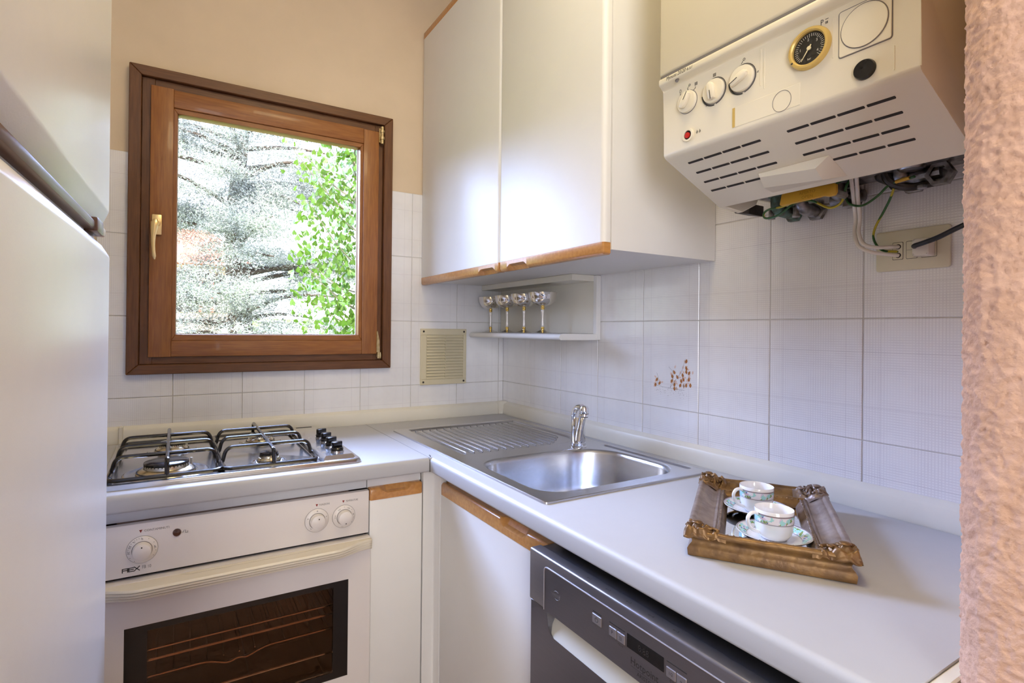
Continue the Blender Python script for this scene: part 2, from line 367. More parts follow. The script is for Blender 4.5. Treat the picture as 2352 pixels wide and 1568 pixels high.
def floral_mat():
    m = bpy.data.materials.new('turquoise_floral_band'); m.use_nodes = True; nt = m.node_tree; p = nt.nodes['Principled BSDF']
    N = nt.nodes.new; Lk = nt.links.new
    tc = N('ShaderNodeTexCoord'); cur = None
    base = (0.40, 0.72, 0.70, 1)
    for scale, thr, col, off in ((85, .42, (0.74, 0.58, 0.72, 1), 0), (95, .30, (0.24, 0.36, 0.12, 1), 3.7), (120, .27, (0.09, 0.16, 0.42, 1), 9.1), (75, .40, (0.82, 0.78, 0.82, 1), 5.3)):
        mp = N('ShaderNodeMapping'); mp.inputs['Location'].default_value = (off, off*.7, off*.3); Lk(tc.outputs['Object'], mp.inputs[0])
        nz = N('ShaderNodeTexNoise'); nz.inputs['Scale'].default_value = 260; Lk(tc.outputs['Object'], nz.inputs['Vector'])
        va = N('ShaderNodeVectorMath'); va.operation = 'MULTIPLY_ADD'; Lk(nz.outputs['Color'], va.inputs[0]); va.inputs[1].default_value = (.010, .010, .010); Lk(mp.outputs[0], va.inputs[2])
        vo = N('ShaderNodeTexVoronoi'); vo.inputs['Scale'].default_value = scale; Lk(va.outputs[0], vo.inputs['Vector'])
        lt = N('ShaderNodeMath'); lt.operation = 'LESS_THAN'; lt.inputs[1].default_value = thr; Lk(vo.outputs['Distance'], lt.inputs[0])
        mx = N('ShaderNodeMix'); mx.data_type = 'RGBA'; Lk(lt.outputs[0], mx.inputs[0]); mx.inputs[7].default_value = col
        if cur is None: mx.inputs[6].default_value = base
        else: Lk(cur, mx.inputs[6])
        cur = mx.outputs[2]
    Lk(cur, p.inputs['Base Color']); p.inputs['Roughness'].default_value = 0.12
    return m
M['floral'] = floral_mat()
def wire_mat():
    m = mat('green_yellow_earth_wire', (0.035, 0.13, 0.035), 0.4); nt = m.node_tree; p = nt.nodes['Principled BSDF']
    tc = nt.nodes.new('ShaderNodeTexCoord'); w = nt.nodes.new('ShaderNodeTexWave'); w.inputs['Scale'].default_value = 11; w.inputs['Distortion'].default_value = 1.5
    nt.links.new(tc.outputs['Object'], w.inputs[0]); r = nt.nodes.new('ShaderNodeValToRGB'); r.color_ramp.interpolation = 'CONSTANT'
    r.color_ramp.elements[0].color = (0.03, 0.12, 0.03, 1); r.color_ramp.elements[1].color = (0.55, 0.46, 0.04, 1); r.color_ramp.elements[1].position = .72
    nt.links.new(w.outputs[0], r.inputs[0]); nt.links.new(r.outputs[0], p.inputs['Base Color']); return m
M['wire'] = wire_mat()

# ================================================================== ROOM SHELL
WX0, WX1, WZ0, WZ1 = -1.312, -0.549, 1.146, 2.022        # rough window opening
b = MB()
b.box(-2.2, WX0, 0.006, 0.19, 0, 2.9); b.box(WX1, 2.3, 0.006, 0.19, 0, 2.9)
b.box(WX0, WX1, 0.006, 0.19, 0, WZ0); b.box(WX0, WX1, 0.006, 0.19, WZ1, 2.9)
wall_back = b.build('wall_back', M['paint'], kind='structure')
wall_right = MB().box(0.006, 0.20, -1.732, 0.006, 0, 2.9).build('wall_right', M['paint'], kind='structure')
MB().box(-2.2, -1.99, -5.0, 0.006, 0, 2.9).build('wall_left', M['white_paint'], kind='structure')
MB().box(-2.2, 2.3, -5.2, -5.0, 0, 2.9).build('wall_rear', M['white_paint'], kind='structure')
MB().box(2.1, 2.3, -5.0, -1.732, 0, 2.9).build('wall_far_right', M['white_paint'], kind='structure')
floor = MB().box(-2.2, 2.3, -5.2, 0.26, -0.15, -0.006).build('floor', M['grout'], kind='structure')
MB().box(-2.2, 2.3, -5.2, 0.26, 2.72, 2.95).build('ceiling', M['ceiling'], kind='structure')
proto = None
for i in range(6):
    for j in range(8):
        x, y = -1.80+i*0.33, -0.75-j*0.33
        if proto is None:
            proto = MB(Matrix.Translation((x, y, 0))).box(-.1635, .1635, -.1635, .1635, -.006, 0, .002, 1).build('floor_tile', M['floor'], floor)
        else: inst(proto, 'floor_tile', floor, Matrix.Translation((x, y, -.003)))

# near wall end with rough pink plaster
def plaster():
    path = [Vector((2.1, -1.735)), Vector((-.45, -1.735)), Vector((-.515, -1.732)), Vector((-.5285, -1.7345)), Vector((-.541, -1.744)), Vector((-.552, -1.7565)), Vector((-.557, -1.772)), Vector((-.557, -1.90)), Vector((-.545, -1.93)), Vector((2.1, -1.93))]
    pts = [path[0]]
    for p, q in zip(path, path[1:]):
        L = (q-p).length; n = 1 if L > 1 else max(1, int(L/.0021))
        for k in range(1, n+1): pts.append(p.lerp(q, k/n))
    zs = [0, .4] + [.70+i*.0022 for i in range(int(1.36/.0022))] + [2.3, 2.75]
    out = MB(); nu = len(pts)
    def fn(i, j):
        p = pts[i]; z = zs[j]
        a = pts[max(i-1, 0)]; c = pts[min(i+1, nu-1)]; t = (c-a).normalized(); n = Vector((-t.y, t.x))*-1
        d = 0
        if p.x < -.4:
            q = Vector((p.x, p.y, z))
            w = Vector((noise.noise(q*45), noise.noise(q*45+Vector((9, 2, 5))), noise.noise(q*45+Vector((4, 7, 1)))))*.010
            q2 = q+w
            r = 1-abs(noise.noise(q2*115))*2.2
            d = .0012*noise.noise(q*30)+.0024*max(0, r-.35)+.0011*noise.noise(q2*260)
            d -= .0030*max(0, noise.noise(q*120+Vector((3, 3, 3)))-.20)
            d += .0045*noise.noise(Vector((0, 0, z*2.2)))-.003
        return (p.x+n.x*d, p.y+n.y*d, z)
    out.grid(fn, nu, len(zs))
    return out
plaster().build('wall_near', M['plaster'], kind='structure', angle=80)

# ------------------------------------------------------------------ wall tiles (20 x 25 cm, printed with a woven pattern)
tile_mesh = {}
def put_tile(parent, FR, a0, a1, b0, b1, poly):
    ca, cb = (a0+a1)/2, (b0+b1)/2; g = .0011
    key = tuple((round(x-ca, 4), round(y-cb, 4)) for x, y in poly)
    T = FR @ Matrix.Translation((ca, cb, 0)) @ Matrix.Rotation(random.gauss(0, .0016), 4, 'X') @ Matrix.Rotation(random.gauss(0, .0016), 4, 'Y')
    if key not in tile_mesh:
        xs = [k[0] for k in key]; ys = [k[1] for k in key]; cx, cy = (min(xs)+max(xs))/2, (min(ys)+max(ys))/2
        def shr(p):
            return (p[0]+(g if p[0] < cx-1e-4 and p[0] == min(xs) else -g if p[0] == max(xs) else 0), p[1]+(g if p[1] == min(ys) else -g if p[1] == max(ys) else 0))
        t = MB().prism([shr(p) for p in key], -.008, 0, .0011, 1)
        tile_mesh[key] = setup_mesh('tile', t.v, t.f, M['tile'], 20)
    o = bpy.data.objects.new('tile', tile_mesh[key]); C.objects.link(o); o.parent = parent
    o.matrix_local = WM[parent.name].inverted() @ T; WM[o.name] = T
    return o
ROWS = [(0.7913, 1.0411), (1.0411, 1.2909), (1.2909, 1.5407), (1.5407, 1.7905)]
g_ = MB(BACK()); g_.box(-1.42, -1.33, .90, 1.7905, -.006, -.0018); g_.box(-.53, -.0005, .90, 1.7905, -.006, -.0018); g_.box(-1.33, -.53, .90, 1.13, -.006, -.0018); g_.build('grout_bed', M['grout'], wall_back)
MB(RIGHT()).box(.0005, 1.731, .90, 1.7905, -.006, -.0018).build('grout_bed', M['grout'], wall_right)
wx0, wx1, wz0 = -1.335, -.523, 1.124
edges = [0.0] + [-.0239-.2*k for k in range(8)]
for i in range(len(edges)-1):
    a1, a0 = edges[i], edges[i+1]
    full0 = a1-.2 if i else -.176-.0239+.2-.2
    fa0, fa1 = (a0, a1) if i else (-.0239, .1761)
    for r, (b0, b1) in enumerate(ROWS):
        lo = max(b0, .925)
        if lo >= wz0 and a0 >= wx0 and a1 <= wx1: continue
        P = [(a0, lo), (a1, lo), (a1, b1), (a0, b1)]
        if b1 > wz0 and a1 > wx0 and a0 < wx1:                        # cut round the window
            if a0 < wx0: P = [(a0, lo), (a1, lo), (a1, wz0), (wx0, wz0), (wx0, b1), (a0, b1)] if lo < wz0 else [(a0, lo), (wx0, lo), (wx0, b1), (a0, b1)]
            elif a1 > wx1: P = [(a0, lo), (a1, lo), (a1, b1), (wx1, b1), (wx1, wz0), (a0, wz0)] if lo < wz0 else [(wx1, lo), (a1, lo), (a1, b1), (wx1, b1)]
            elif lo < wz0: P = [(a0, lo), (a1, lo), (a1, wz0), (a0, wz0)]
            else: continue
        put_tile(wall_back, BACK(), fa0, fa1, b0, b1, P)
decor = None
for k in range(9):
    a0 = -.006 if k == 0 else .0012+.2*k; a1 = min(.2012+.2*k, 1.731)
    for r, (b0, b1) in enumerate(ROWS):
        if r == 3 and k < 5: continue
        lo = max(b0, .925)
        t = put_tile(wall_right, RIGHT(), .0012+.2*k, .2012+.2*k, b0, b1, [(a0, lo), (a1, lo), (a1, b1), (a0, b1)])
        if k == 4 and r == 1: decor = t; t['label'] = 'tile printed with a brown leafy spray'
# printed spray on one tile
M['leafp'] = mat('brown_leaf_print', (0.36, 0.12, 0.035), 0.2, col2=(0.50, 0.22, 0.08), vscale=200)
M['leafl'] = mat('pale_pink_leaf_print', (0.80, 0.60, 0.50), 0.2)
def leaf_poly(L, w): return [(0, -L/2), (w*.45, -L*.2), (w*.5, .05*L), (w*.25, L*.3), (0, L/2), (-w*.25, L*.3), (-w*.5, .05*L), (-w*.45, -L*.2)]
spray = MB(RIGHT(.0004)); pale = MB(RIGHT(.0002)); dots = MB(RIGHT(.0003))
random.seed(3)
for x, y in ((893, 880), (893, 945), (893, 978), (917, 992), (862, 1007), (787, 972), (770, 1010), (815, 1020), (868, 1045), (850, 1060), (915, 1050), (767, 1052), (790, 1090), (842, 1100), (893, 1103), (928, 1105), (790, 1127), (627, 1030), (653, 1068), (615, 1080)):
    a = .849+(x-607)*.000393; z = 1.172-(y-880)*.000298+(a-.91)*.13
    q = random.uniform(-.6, .6)
    spray.prism(leaf_poly(.0135, .0075), 0, .0001, M=Matrix.Translation((a, z, 0)) @ Matrix.Rotation(q, 4, 'Z'))
    for _ in range(2):
        pale.prism(leaf_poly(.011, .005), 0, .0001, M=Matrix.Translation((a+random.gauss(0, .006), z+random.gauss(0, .006), 0)) @ Matrix.Rotation(random.uniform(-2, 2), 4, 'Z'))
for _ in range(60):
    dots.prism([(-.0005, -.0005), (.0005, -.0005), (.0005, .0005), (-.0005, .0005)], 0, .0001, M=Matrix.Translation((random.uniform(.85, .965), 1.088+random.gauss(0, .006), 0)))
for pth in ([(.905, 1.10), (.925, 1.125), (.945, 1.15), (.958, 1.185)], [(.905, 1.10), (.918, 1.14), (.90, 1.16)], [(.85, 1.104), (.89, 1.10), (.955, 1.098)], [(.858, 1.105), (.862, 1.125), (.856, 1.14)]):
    dots.tube([(p[0], p[1], 0) for p in spline([(q[0], q[1], 0) for q in pth], 5)], .0003, 4)
spray.build('leaf_print', M['leafp'], decor); pale.build('pale_leaf_print', M['leafl'], decor); dots.build('stem_print', M['printg'], decor)

# ------------------------------------------------------------------ window
win = thing('window_1', (-.93, .02, 1.11), 'brown wooden window with a single pane above the gas hob', 'window'); win['kind'] = 'structure'; del win['category']
Fb = BACK()
def mitre(name, o0, o1, p0, p1, i0, i1, q0, q1, c0, c1, mh, mv, parent, bev=.002):
    """four mitred boards: outer rect o0..o1 x p0..p1, inner rect i0..i1 x q0..q1"""
    for poly, mm in (([(o0, p0), (o1, p0), (i1, q0), (i0, q0)], mh), ([(o1, p0), (o1, p1), (i1, q1), (i1, q0)], mv), ([(o1, p1), (o0, p1), (i0, q1), (i1, q1)], mh), ([(o0, p1), (o0, p0), (i0, q0), (i0, q1)], mv)):
        MB(Fb).prism(poly, c0, c1, bev, 1).build(name, mm, parent)
mitre('casing_board', -1.3465, -.5135, 1.1125, 2.0575, -1.314, -.547, 1.1425, 2.0265, -.006, .020, M['trimw'], M['trimv'], win)
# fixed frame
MB(Fb).box(-1.3135, -1.280, 1.143, 2.026, -.075, .006, .001, 1).build('frame_stile', M['trimv'], win)
MB(Fb).box(-.5475, -.578, 1.143, 2.026, -.075, .004, .001, 1).build('frame_stile', M['trimv'], win)
MB(Fb).box(-1.280, -.578, 1.143, 1.168, -.075, .006, .001, 1).build('frame_rail', M['trimw'], win)
MB(Fb).box(-1.280, -.578, 1.996, 2.026, -.075, .004, .001, 1).build('frame_rail', M['trimw'], win)
# opening sash
sash = MB(Fb).box(-1.2905, -1.2294, 1.165, 2.0035, -.05, .016, .0025, 2).build('sash_stile', M['winv'], win)
MB(Fb).box(-.6246, -.5665, 1.166, 1.999, -.05, .016, .0025, 2).build('sash_stile', M['winv'], win)
MB(Fb).box(-1.2298, -.6242, 1.166, 1.2165, -.05, .0145, .0025, 2).build('sash_rail', M['win'], win)
MB(Fb).box(-1.2298, -.6242, 1.946, 2.001, -.05, .0145, .0025, 2).build('sash_rail', M['win'], win)
mitre('glazing_bead', -1.2300, -.6240, 1.2165, 1.946, -1.2185, -.6355, 1.236, 1.930, -.03, .009, M['win'], M['winv'], win, .0012)
MB(Fb).box(-1.226, -.628, 1.230, 1.938, -.022, -.018).build('pane', M['glass'], win, angle=0, label='clear window pane')
# pale spacer bar of the pane, seen round its edge
for poly in ([(-1.2245, 1.231), (-.6295, 1.231), (-.6345, 1.2385), (-1.2165, 1.2385)], [(-1.2245, 1.231), (-1.2165, 1.2385), (-1.2165, 1.929), (-1.2245, 1.937)], [(-.6295, 1.231), (-.6295, 1.937), (-.6385, 1.929), (-.6385, 1.2385)]):
    MB(Fb).prism(poly, -.026, -.0222).build('pane_spacer', M['white'], win)
hd = MB(Fb).box(-1.2845, -1.2575, 1.542, 1.605, .016, .024, .003, 2).build('handle_plate', M['brass'], win)
hp = MB(Fb).lathe([(.011, .024), (.010, .040), (.0, .042)], 16, Matrix.Translation((-1.271, 1.578, 0)))
sec = []
for t in range(13):
    k = t/12; z = 1.588-.124*k; w = (.0125*(1-k*1.6)+.004*k*1.6) if k < .45 else .0064+.0012*math.sin(k*6); h = .006
    cx = -1.2735-.006*math.sin(k*PI*.9); c = .040+.004*k
    sec.append((cx, z, w, h, c))
nseg = 12
hp.grid(lambda i, j: (sec[j][0]+sec[j][2]*math.cos(2*PI*i/nseg)*(1 if 0 < j < 12 else .35), sec[j][1], sec[j][4]+sec[j][3]*math.sin(2*PI*i/nseg)*(1 if 0 < j < 12 else .35)), nseg, 13, True)
hp.build('handle_lever', M['brass'], hd)
for z0, z1 in ((1.954, 2.018), (1.153, 1.252)):
    h = MB(Fb)
    if z0 > 1.5:
        h.cyl(0, 0, 0, 0, 0)
        h = MB(Fb); h.tube([(-.556, z0, .020), (-.556, z1, .020)], .006, 10); h.tube([(-.556, z0+.016, .020), (-.556, z0+.026, .020)], .0085, 10); h.tube([(-.556, z0+.042, .020), (-.556, z0+.050, .020)], .0085, 10)
        h.box(-.566, -.549, z0+.006, z1-.006, .012, .016)
    else:
        h.prism([(-.569, 1.172), (-.556, 1.172), (-.558, 1.215), (-.565, 1.252), (-.569, 1.250)], .014, .020, .001, 1)
        h.box(-.566, -.550, 1.153, 1.168, .006, .020, .002, 1); h.tube([(-.5625, 1.150, .020), (-.5625, 1.172, .020)], .0035, 8); h.tube([(-.5555, 1.150, .020), (-.5555, 1.172, .020)], .0035, 8)
    h.build('hinge', M['rust'], win)
MB().box(WX0-.02, WX1+.02, .192, .25, WZ0-.05, WZ0-.015, .004, 1).build('sill', M['white'], win)

# ------------------------------------------------------------------ ventilation grille
v = thing('vent_grille', (-.285, 0, 1.04), 'ivory plastic vent grille with slats on the tiles under the shelf', 'vent')
g = MB(Fb)
x0, x1, z0, z1 = -.3865, -.184, 1.040, 1.2625; ix0, ix1, iz0, iz1 = -.361, -.199, 1.062, 1.238
for q in ((x0, x1, z0, iz0), (x0, x1, iz1, z1), (x0, ix0, iz0, iz1), (ix1, x1, iz0, iz1)): g.box(*q, 0.0005, .009, .0015, 1)
g.build('frame', M['vent'], v)
MB(Fb).box(ix0, ix1, iz0, iz1, .0005, .002).build('backing', M['vent'], v)
n = 15; ph = (iz1-iz0)/n; sl = None
for i in range(n):
    zc = iz0+ph*(i+.5); T = Fb @ Matrix.Translation(((ix0+ix1)/2, zc, .0065)) @ Matrix.Rotation(math.radians(-32), 4, 'X')
    if sl is None: sl = MB(T).box(-(ix1-ix0)/2, (ix1-ix0)/2, -ph*.52, ph*.52, -.0008, .0008).build('slat', M['vent'], v); sl.location = (0, 0, 0); me = MB().box(-(ix1-ix0)/2, (ix1-ix0)/2, -ph*.52, ph*.52, -.0008, .0008); sl.data = setup_mesh('slat', me.v, me.f, M['vent']); sl.matrix_local = WM[v.name].inverted() @ T
    else: inst(sl, 'slat', v, T)
MB(Fb).box(-.2805, -.2785, iz0, iz1, .004, .0105).build('mullion', M['vent'], v)
for x in (x0+.012, x1-.012):
    for z in (z0+.011, z1-.011): MB(Fb).lathe([(.0042, .009), (.0036, .0105), (0, .0108)], 10, Matrix.Translation((x, z, 0))).build('screw', M['darkmetal'], v)

# ================================================================== WORKTOP
ZW, ZU = 0.905, 0.865
def nosing(x_in, x_front, r=.011):
    out = [(x_in, ZU), (x_in, ZW)]
    for k in range(6):
        t = PI/2*k/5; out.append((x_front-r+r*math.sin(t), ZW-r+r*math.cos(t)))
    for k in range(4):
        t = PI/2*k/3; out.append((x_front-.006+.006*math.cos(t), ZU+.006-.006*math.sin(t)))
    return out
# right run: local a = distance from right wall, b = z, extruded along -y
FRx = frame((-1, 0, 0), (0, 0, 1), (0, 1, 0))
w = MB(FRx)
w.prism(nosing(.545, .607), -1.716, -.602)
w.box(.545, .6065, ZU, ZW, -.602, -.001)
w.box(.0005, .095, ZU, ZW, -1.716, -.001)
w.box(.095, .545, ZU, ZW, -.70, -.001); w.box(.095, .545, ZU, ZW, -1.716, -1.05)
wr_ = w.build('worktop', M['worktop'], label='white laminate worktop under the steel sink and the tray', cat='worktop')
FRy = frame((0, -1, 0), (0, 0, 1), (-1, 0, 0))     # a = distance from back wall, extruded along -x
w = MB(FRy); w.prism(nosing(.001, .602), .608, 1.45)
w.build('worktop', M['worktop'], label='white laminate worktop under the gas hob', cat='worktop')
MB().tube(spline([(-.607, -.6035, .867), (-.607, -.603, .893), (-.604, -.596, .9035), (-.598, -.585, .9056), (-.597, -.575, .9056)], 5), .0011, 6).build('mitre_joint', M['gap'], wr_)
MB().box(-.6075, -.6068, -.30, -.022, .9049, .9052).build('butt_joint', M['printg'], wr_)
MB().box(-.60, -.001, -1.7305, -1.7165, .80, .9035, .002, 1).build('end_strip', M['cream'], label='cream end strip between worktop and rough pink wall', cat='strip')
# upstands
def upstand(Fx, a0, a1, name):
    prof = [(0.001, ZW), (.019, ZW), (.021, ZW+.004), (.018, ZW+.040), (.015, ZW+.0445), (.0085, ZW+.0475), (.001, ZW+.052)]
    o = MB(Fx).prism(prof, a0, a1)
    return o
FRup = FRx
u = upstand(FRx, -1.716, -.036, 'u').build('trim_1', M['upstand'], kind='structure')
u = upstand(FRy, .036, 1.3505, 'u').build('trim_2', M['upstand'], kind='structure')
upstand(FRy, 1.362, 1.97, 'u').build('trim_3', M['upstand'], kind='structure')
MB().box(-1.3615, -1.351, -.024, -.001, ZW, ZW+.053, .002, 1).build('trim_4', M['upstand'], kind='structure')
c = MB(); c.prism([(-.001, -.001), (-.001, -.038), (-.024, -.034), (-.034, -.024), (-.038, -.001)], ZW, ZW+.053, .002, 1)
c.build('trim_5', M['upstand'], kind='structure')

# ================================================================== BASE UNITS
def wood_strip(FR, a0, a1, b1, c0, notch, hgt=.032, dep=.021, mm='wood', up=True, parent=None, nw=.055):
    """grip strip: quarter-round wooden strip along a door edge, with a scooped finger notch"""
    s = MB(FR); st = [a0, a0+.004]; 
    n0, n1 = notch-nw, notch+nw
    st += [n0-.012+.024*k/14 for k in range(15)] + [n1-.012+.024*k/14 for k in range(15)] + [a1-.004, a1]
    st = sorted(x for x in st if a0 <= x <= a1)
    def sm(x): x = max(0, min(1, x)); return x*x*(3-2*x)
    sec = []
    for x in st:
        k = sm((x-(n0-.012))/.024)*(1-sm((x-(n1-.012))/.024))
        e = .003 if x in (a0, a1) else 0
        sgn = 1 if up else -1
        front = dep-e; top = b1-sgn*e
        sec.append([(x, b1-sgn*hgt, c0), (x, b1-sgn*hgt, c0+front), (x, b1-sgn*(.007+k*.010), c0+front), (x, b1-sgn*(.003+k*.0115), c0+front-.002-k*.002), (x, top-sgn*k*.012, c0+front-.006-k*.005), (x, top, c0+front-.009-k*.009), (x, top, c0)])
    m = len(sec[0])
    s.add([p for q in sec for p in q], [(i*m+j, i*m+(j+1) % m, (i+1)*m+(j+1) % m, (i+1)*m+j) if not up else (i*m+j, (i+1)*m+j, (i+1)*m+(j+1) % m, i*m+(j+1) % m) for i in range(len(sec)-1) for j in range(m)] + [tuple(range(m)), tuple((len(sec)-1)*m+j for j in range(m))[::-1]])
    o = s.build('grip_strip', M[mm], parent)
    bm = bmesh.new(); bm.from_mesh(o.data); bmesh.ops.recalc_face_normals(bm, faces=bm.faces); bm.to_mesh(o.data); bm.free()
    return o
Fr = RIGHT()
# narrow unit beside the oven
t = thing('base_cabinet', (-.693, -.58, 0), 'narrow white base cabinet with wooden grip between oven and corner', 'cabinet')
MB().box(-.7705, -.6175, -.556, -.03, .10, .862).build('body', M['lam_in'], t)
MB().box(-.7705, -.6175, -.562, -.5565, .836, .862).build('top_rail', M['lam_in'], t)
d = MB(Fb).box(-.7685, -.6195, .12, .8055, .5615, .580, .0018, 2).build('door', M['lam'], t)
wood_strip(Fb, -.7685, -.6195, .8365, .560, -.694, mm='wood', parent=d, nw=.036)
# corner post
c = MB(); c.prism([(-.616, -.5615), (-.616, -.580), (-.585, -.580), (-.5815, -.5835), (-.5815, -.6165), (-.562, -.6165), (-.562, -.5615)], .10, .864, .0012, 1)
c.build('corner_post', M['lam'], label='white corner post between the narrow cabinet and sink cabinet', cat='post')
# sink unit
t = thing('sink_cabinet', (-.58, -.865, 0), 'white base cabinet with wooden grip strip under the sink', 'cabinet')
MB().box(-.556, -.03, -1.112, -.6175, .10, .66).build('body', M['lam_in'], t)
MB().box(-.556, -.545, -1.112, -.6175, .66, .8645).build('front_rail', M['lam_in'], t)
d = MB(Fr).box(.6195, 1.1105, .12, .8055, .5615, .580, .0018, 2).build('door', M['lam'], t)
wood_strip(Fr, .6195, 1.1105, .8375, .560, .985, mm='wood2', parent=d, nw=.045)
# plinth
MB().box(-.545, -.53, -1.11, -.53, 0, .10).build('plinth', M['lam_in'], label='white plinth under the sink cabinet', cat='plinth')

# ================================================================== GAS HOB
t = thing('gas_hob', (-1.075, -.313, ZW), 'stainless steel four-burner gas hob with black pan supports', 'hob')
b = MB()
x0, x1, y0, y1 = -1.362, -.784, -.563, -.052
def loop(ix, z, r): return [(x, y, z) for x, y in rrect(x0+ix, x1-ix, y0+ix, y1-ix, max(.004, r-ix), 4)]
lo = [loop(0, ZW, .018), loop(0, ZW+.004, .018), loop(.004, ZW+.0105, .018), loop(.013, ZW+.0115, .016), loop(.030, ZW+.006, .02)]
n_ = len(lo[0])
b.add([p for q in lo for p in q], [(j*n_+i, j*n_+(i+1) % n_, (j+1)*n_+(i+1) % n_, (j+1)*n_+i) for j in range(4) for i in range(n_)] + [tuple(4*n_+i for i in range(n_))])
b.build('tray', M['hobsteel'], t)
pn = MB()
px0, px1, py0, py1 = -.886, -.792, -.549, -.056
q0 = [(px0, py0), (px1, py0), (px1, py1), (px0, py1)]; q1 = [(px0+.014, py0+.022), (px1-.010, py0+.022), (px1-.010, py1-.006), (px0+.014, py1-.006)]
pn.add([(x, y, ZW+.006) for x, y in q0]+[(x, y, ZW+.0185) for x, y in q1], [(0, 1, 5, 4), (1, 2, 6, 5), (2, 3, 7, 6), (3, 0, 4, 7), (4, 5, 6, 7)])
pan = pn.build('control_panel', M['hobsteel'], t, angle=20)
MB().box(-.865, -.815, -.085, -.076, ZW+.0186, ZW+.0192).build('name_strip', M['print'], pan)
k0 = None
for i, y in enumerate((-.275, -.345, -.415, -.485)):
    x = -.826-.002*i
    kb = MB(TOP())
    T = Matrix.Translation((x, y, ZW+.0187))
    kb.lathe([(.0185, 0), (.0185, .003), (.0165, .0035)], 24, T)
    ring = kb.build('knob_ring', M['chrome'], pan)
    kb = MB(); kb.lathe([(.0165, .0035), (.0172, .008), (.0150, .011), (.0152, .0125)], 24, T)
    poly = [(.0155*math.cos(a), .0155*math.sin(a)) for a in [PI*k/10 for k in range(11)]] + [(-.0155, -.005), (.0155, -.005)]
    kb.prism(poly, .0125, .026, .002, 2, T @ Matrix.Rotation(.5, 4, 'Z'))
    kb.build('knob', M['blackp'], pan)
    m_ = MB(); m_.tube([(x-.034+.005*math.cos(a), y+.002+.005*math.sin(a), ZW+.0188) for a in [PI*k/6 for k in range(7)]], .0007, 4); m_.build('symbol', M['printw'], pan)
def burner(x, y, R, name_cap=True):
    T = Matrix.Translation((x, y, ZW+.006)); s = R/.046
    d_ = MB(); d_.lathe([(R*1.95, 0), (R*1.88, .0022), (R*1.80, .0022), (R*1.70, .0003), (R*1.45, .0003)], 48, T, cap=False)
    dish = d_.build('burner_dish', M['hobsteel'], t)
    h = .020 if R > .04 else .018
    c_ = MB(); c_.lathe([(R*1.38, 0), (R*1.34, .004), (R*1.10, .012), (R*1.04, .0125), (R*1.0, h), (R*.96, h+.001)], 48, T)
    base = c_.build('burner_body', M['burner'], t)
    c_ = MB(); c_.lathe([(R*1.335, .0042), (R*1.345, .0058), (R*1.30, .0062)], 48, T, cap=False); c_.build('gasket', M['gap'], base)
    c_ = MB()
    for k in range(36):
        a = 2*PI*k/36; c_.box(-.0008, .0008, -.0008, .0008, h-.0025, h+.0015, M=T @ Matrix.Rotation(a, 4, 'Z') @ Matrix.Translation((R*1.0, 0, 0)))
    c_.build('flame_slots', M['gap'], base)
    c_ = MB(); c_.lathe([(R*.99, h+.001), (R*1.03, h+.003), (R*1.02, h+.006), (R*.93, h+.008), (R*.55, h+.0092), (0, h+.0095)], 48, T)
    c_.build('burner_cap', M['enamel'], t)
    if R > .03:
        e = MB(); e.lathe([(.0028, 0), (.0028, h+.004), (0, h+.004)], 8, Matrix.Translation((x+R*1.15, y+R*.5, ZW+.006))); e.build('igniter', M['white'], t)
burner(-1.232, -.458, .046); burner(-1.222, -.205, .031); burner(-1.003, -.465, .0225); burner(-.990, -.190, .030)
for (gx0, gx1, xm) in ((-1.343, -1.120, -1.230), (-1.113, -.893, -1.001)):
    s = thing('pan_support', (0, 0, 0), None, None); bpy.data.objects.remove(s)
    zf, zt = ZW+.0155, ZW+.050
    g = MB(); g.tube([(x, y, zf) for x, y in rrect(gx0, gx1, -.538, -.100, .02, 5)], .0048, 8, True)
    fr_ = g.build('pan_support', M['enamel'], t)
    for y in (-.455, -.325, -.205):
        MB().tube(arc_path([(gx0+.002, y, zf), (gx0+.010, y, zt), (gx1-.010, y, zt), (gx1-.002, y, zf)], .026, 6), .0048, 8).build('bar', M['enamel'], fr_)
    MB().tube(arc_path([(xm, -.538, zf), (xm, -.530, zt+.001), (xm, -.110, zt+.001), (xm, -.100, zf)], .012, 5), .0048, 8).build('bar', M['enamel'], fr_)
    for x in (gx0, gx1):
        for y in (-.50, -.14): MB().lathe([(.005, 0), (.006, .011)], 8, Matrix.Translation((x, y, ZW+.006))).build('rubber_foot', M['blackp'], fr_)

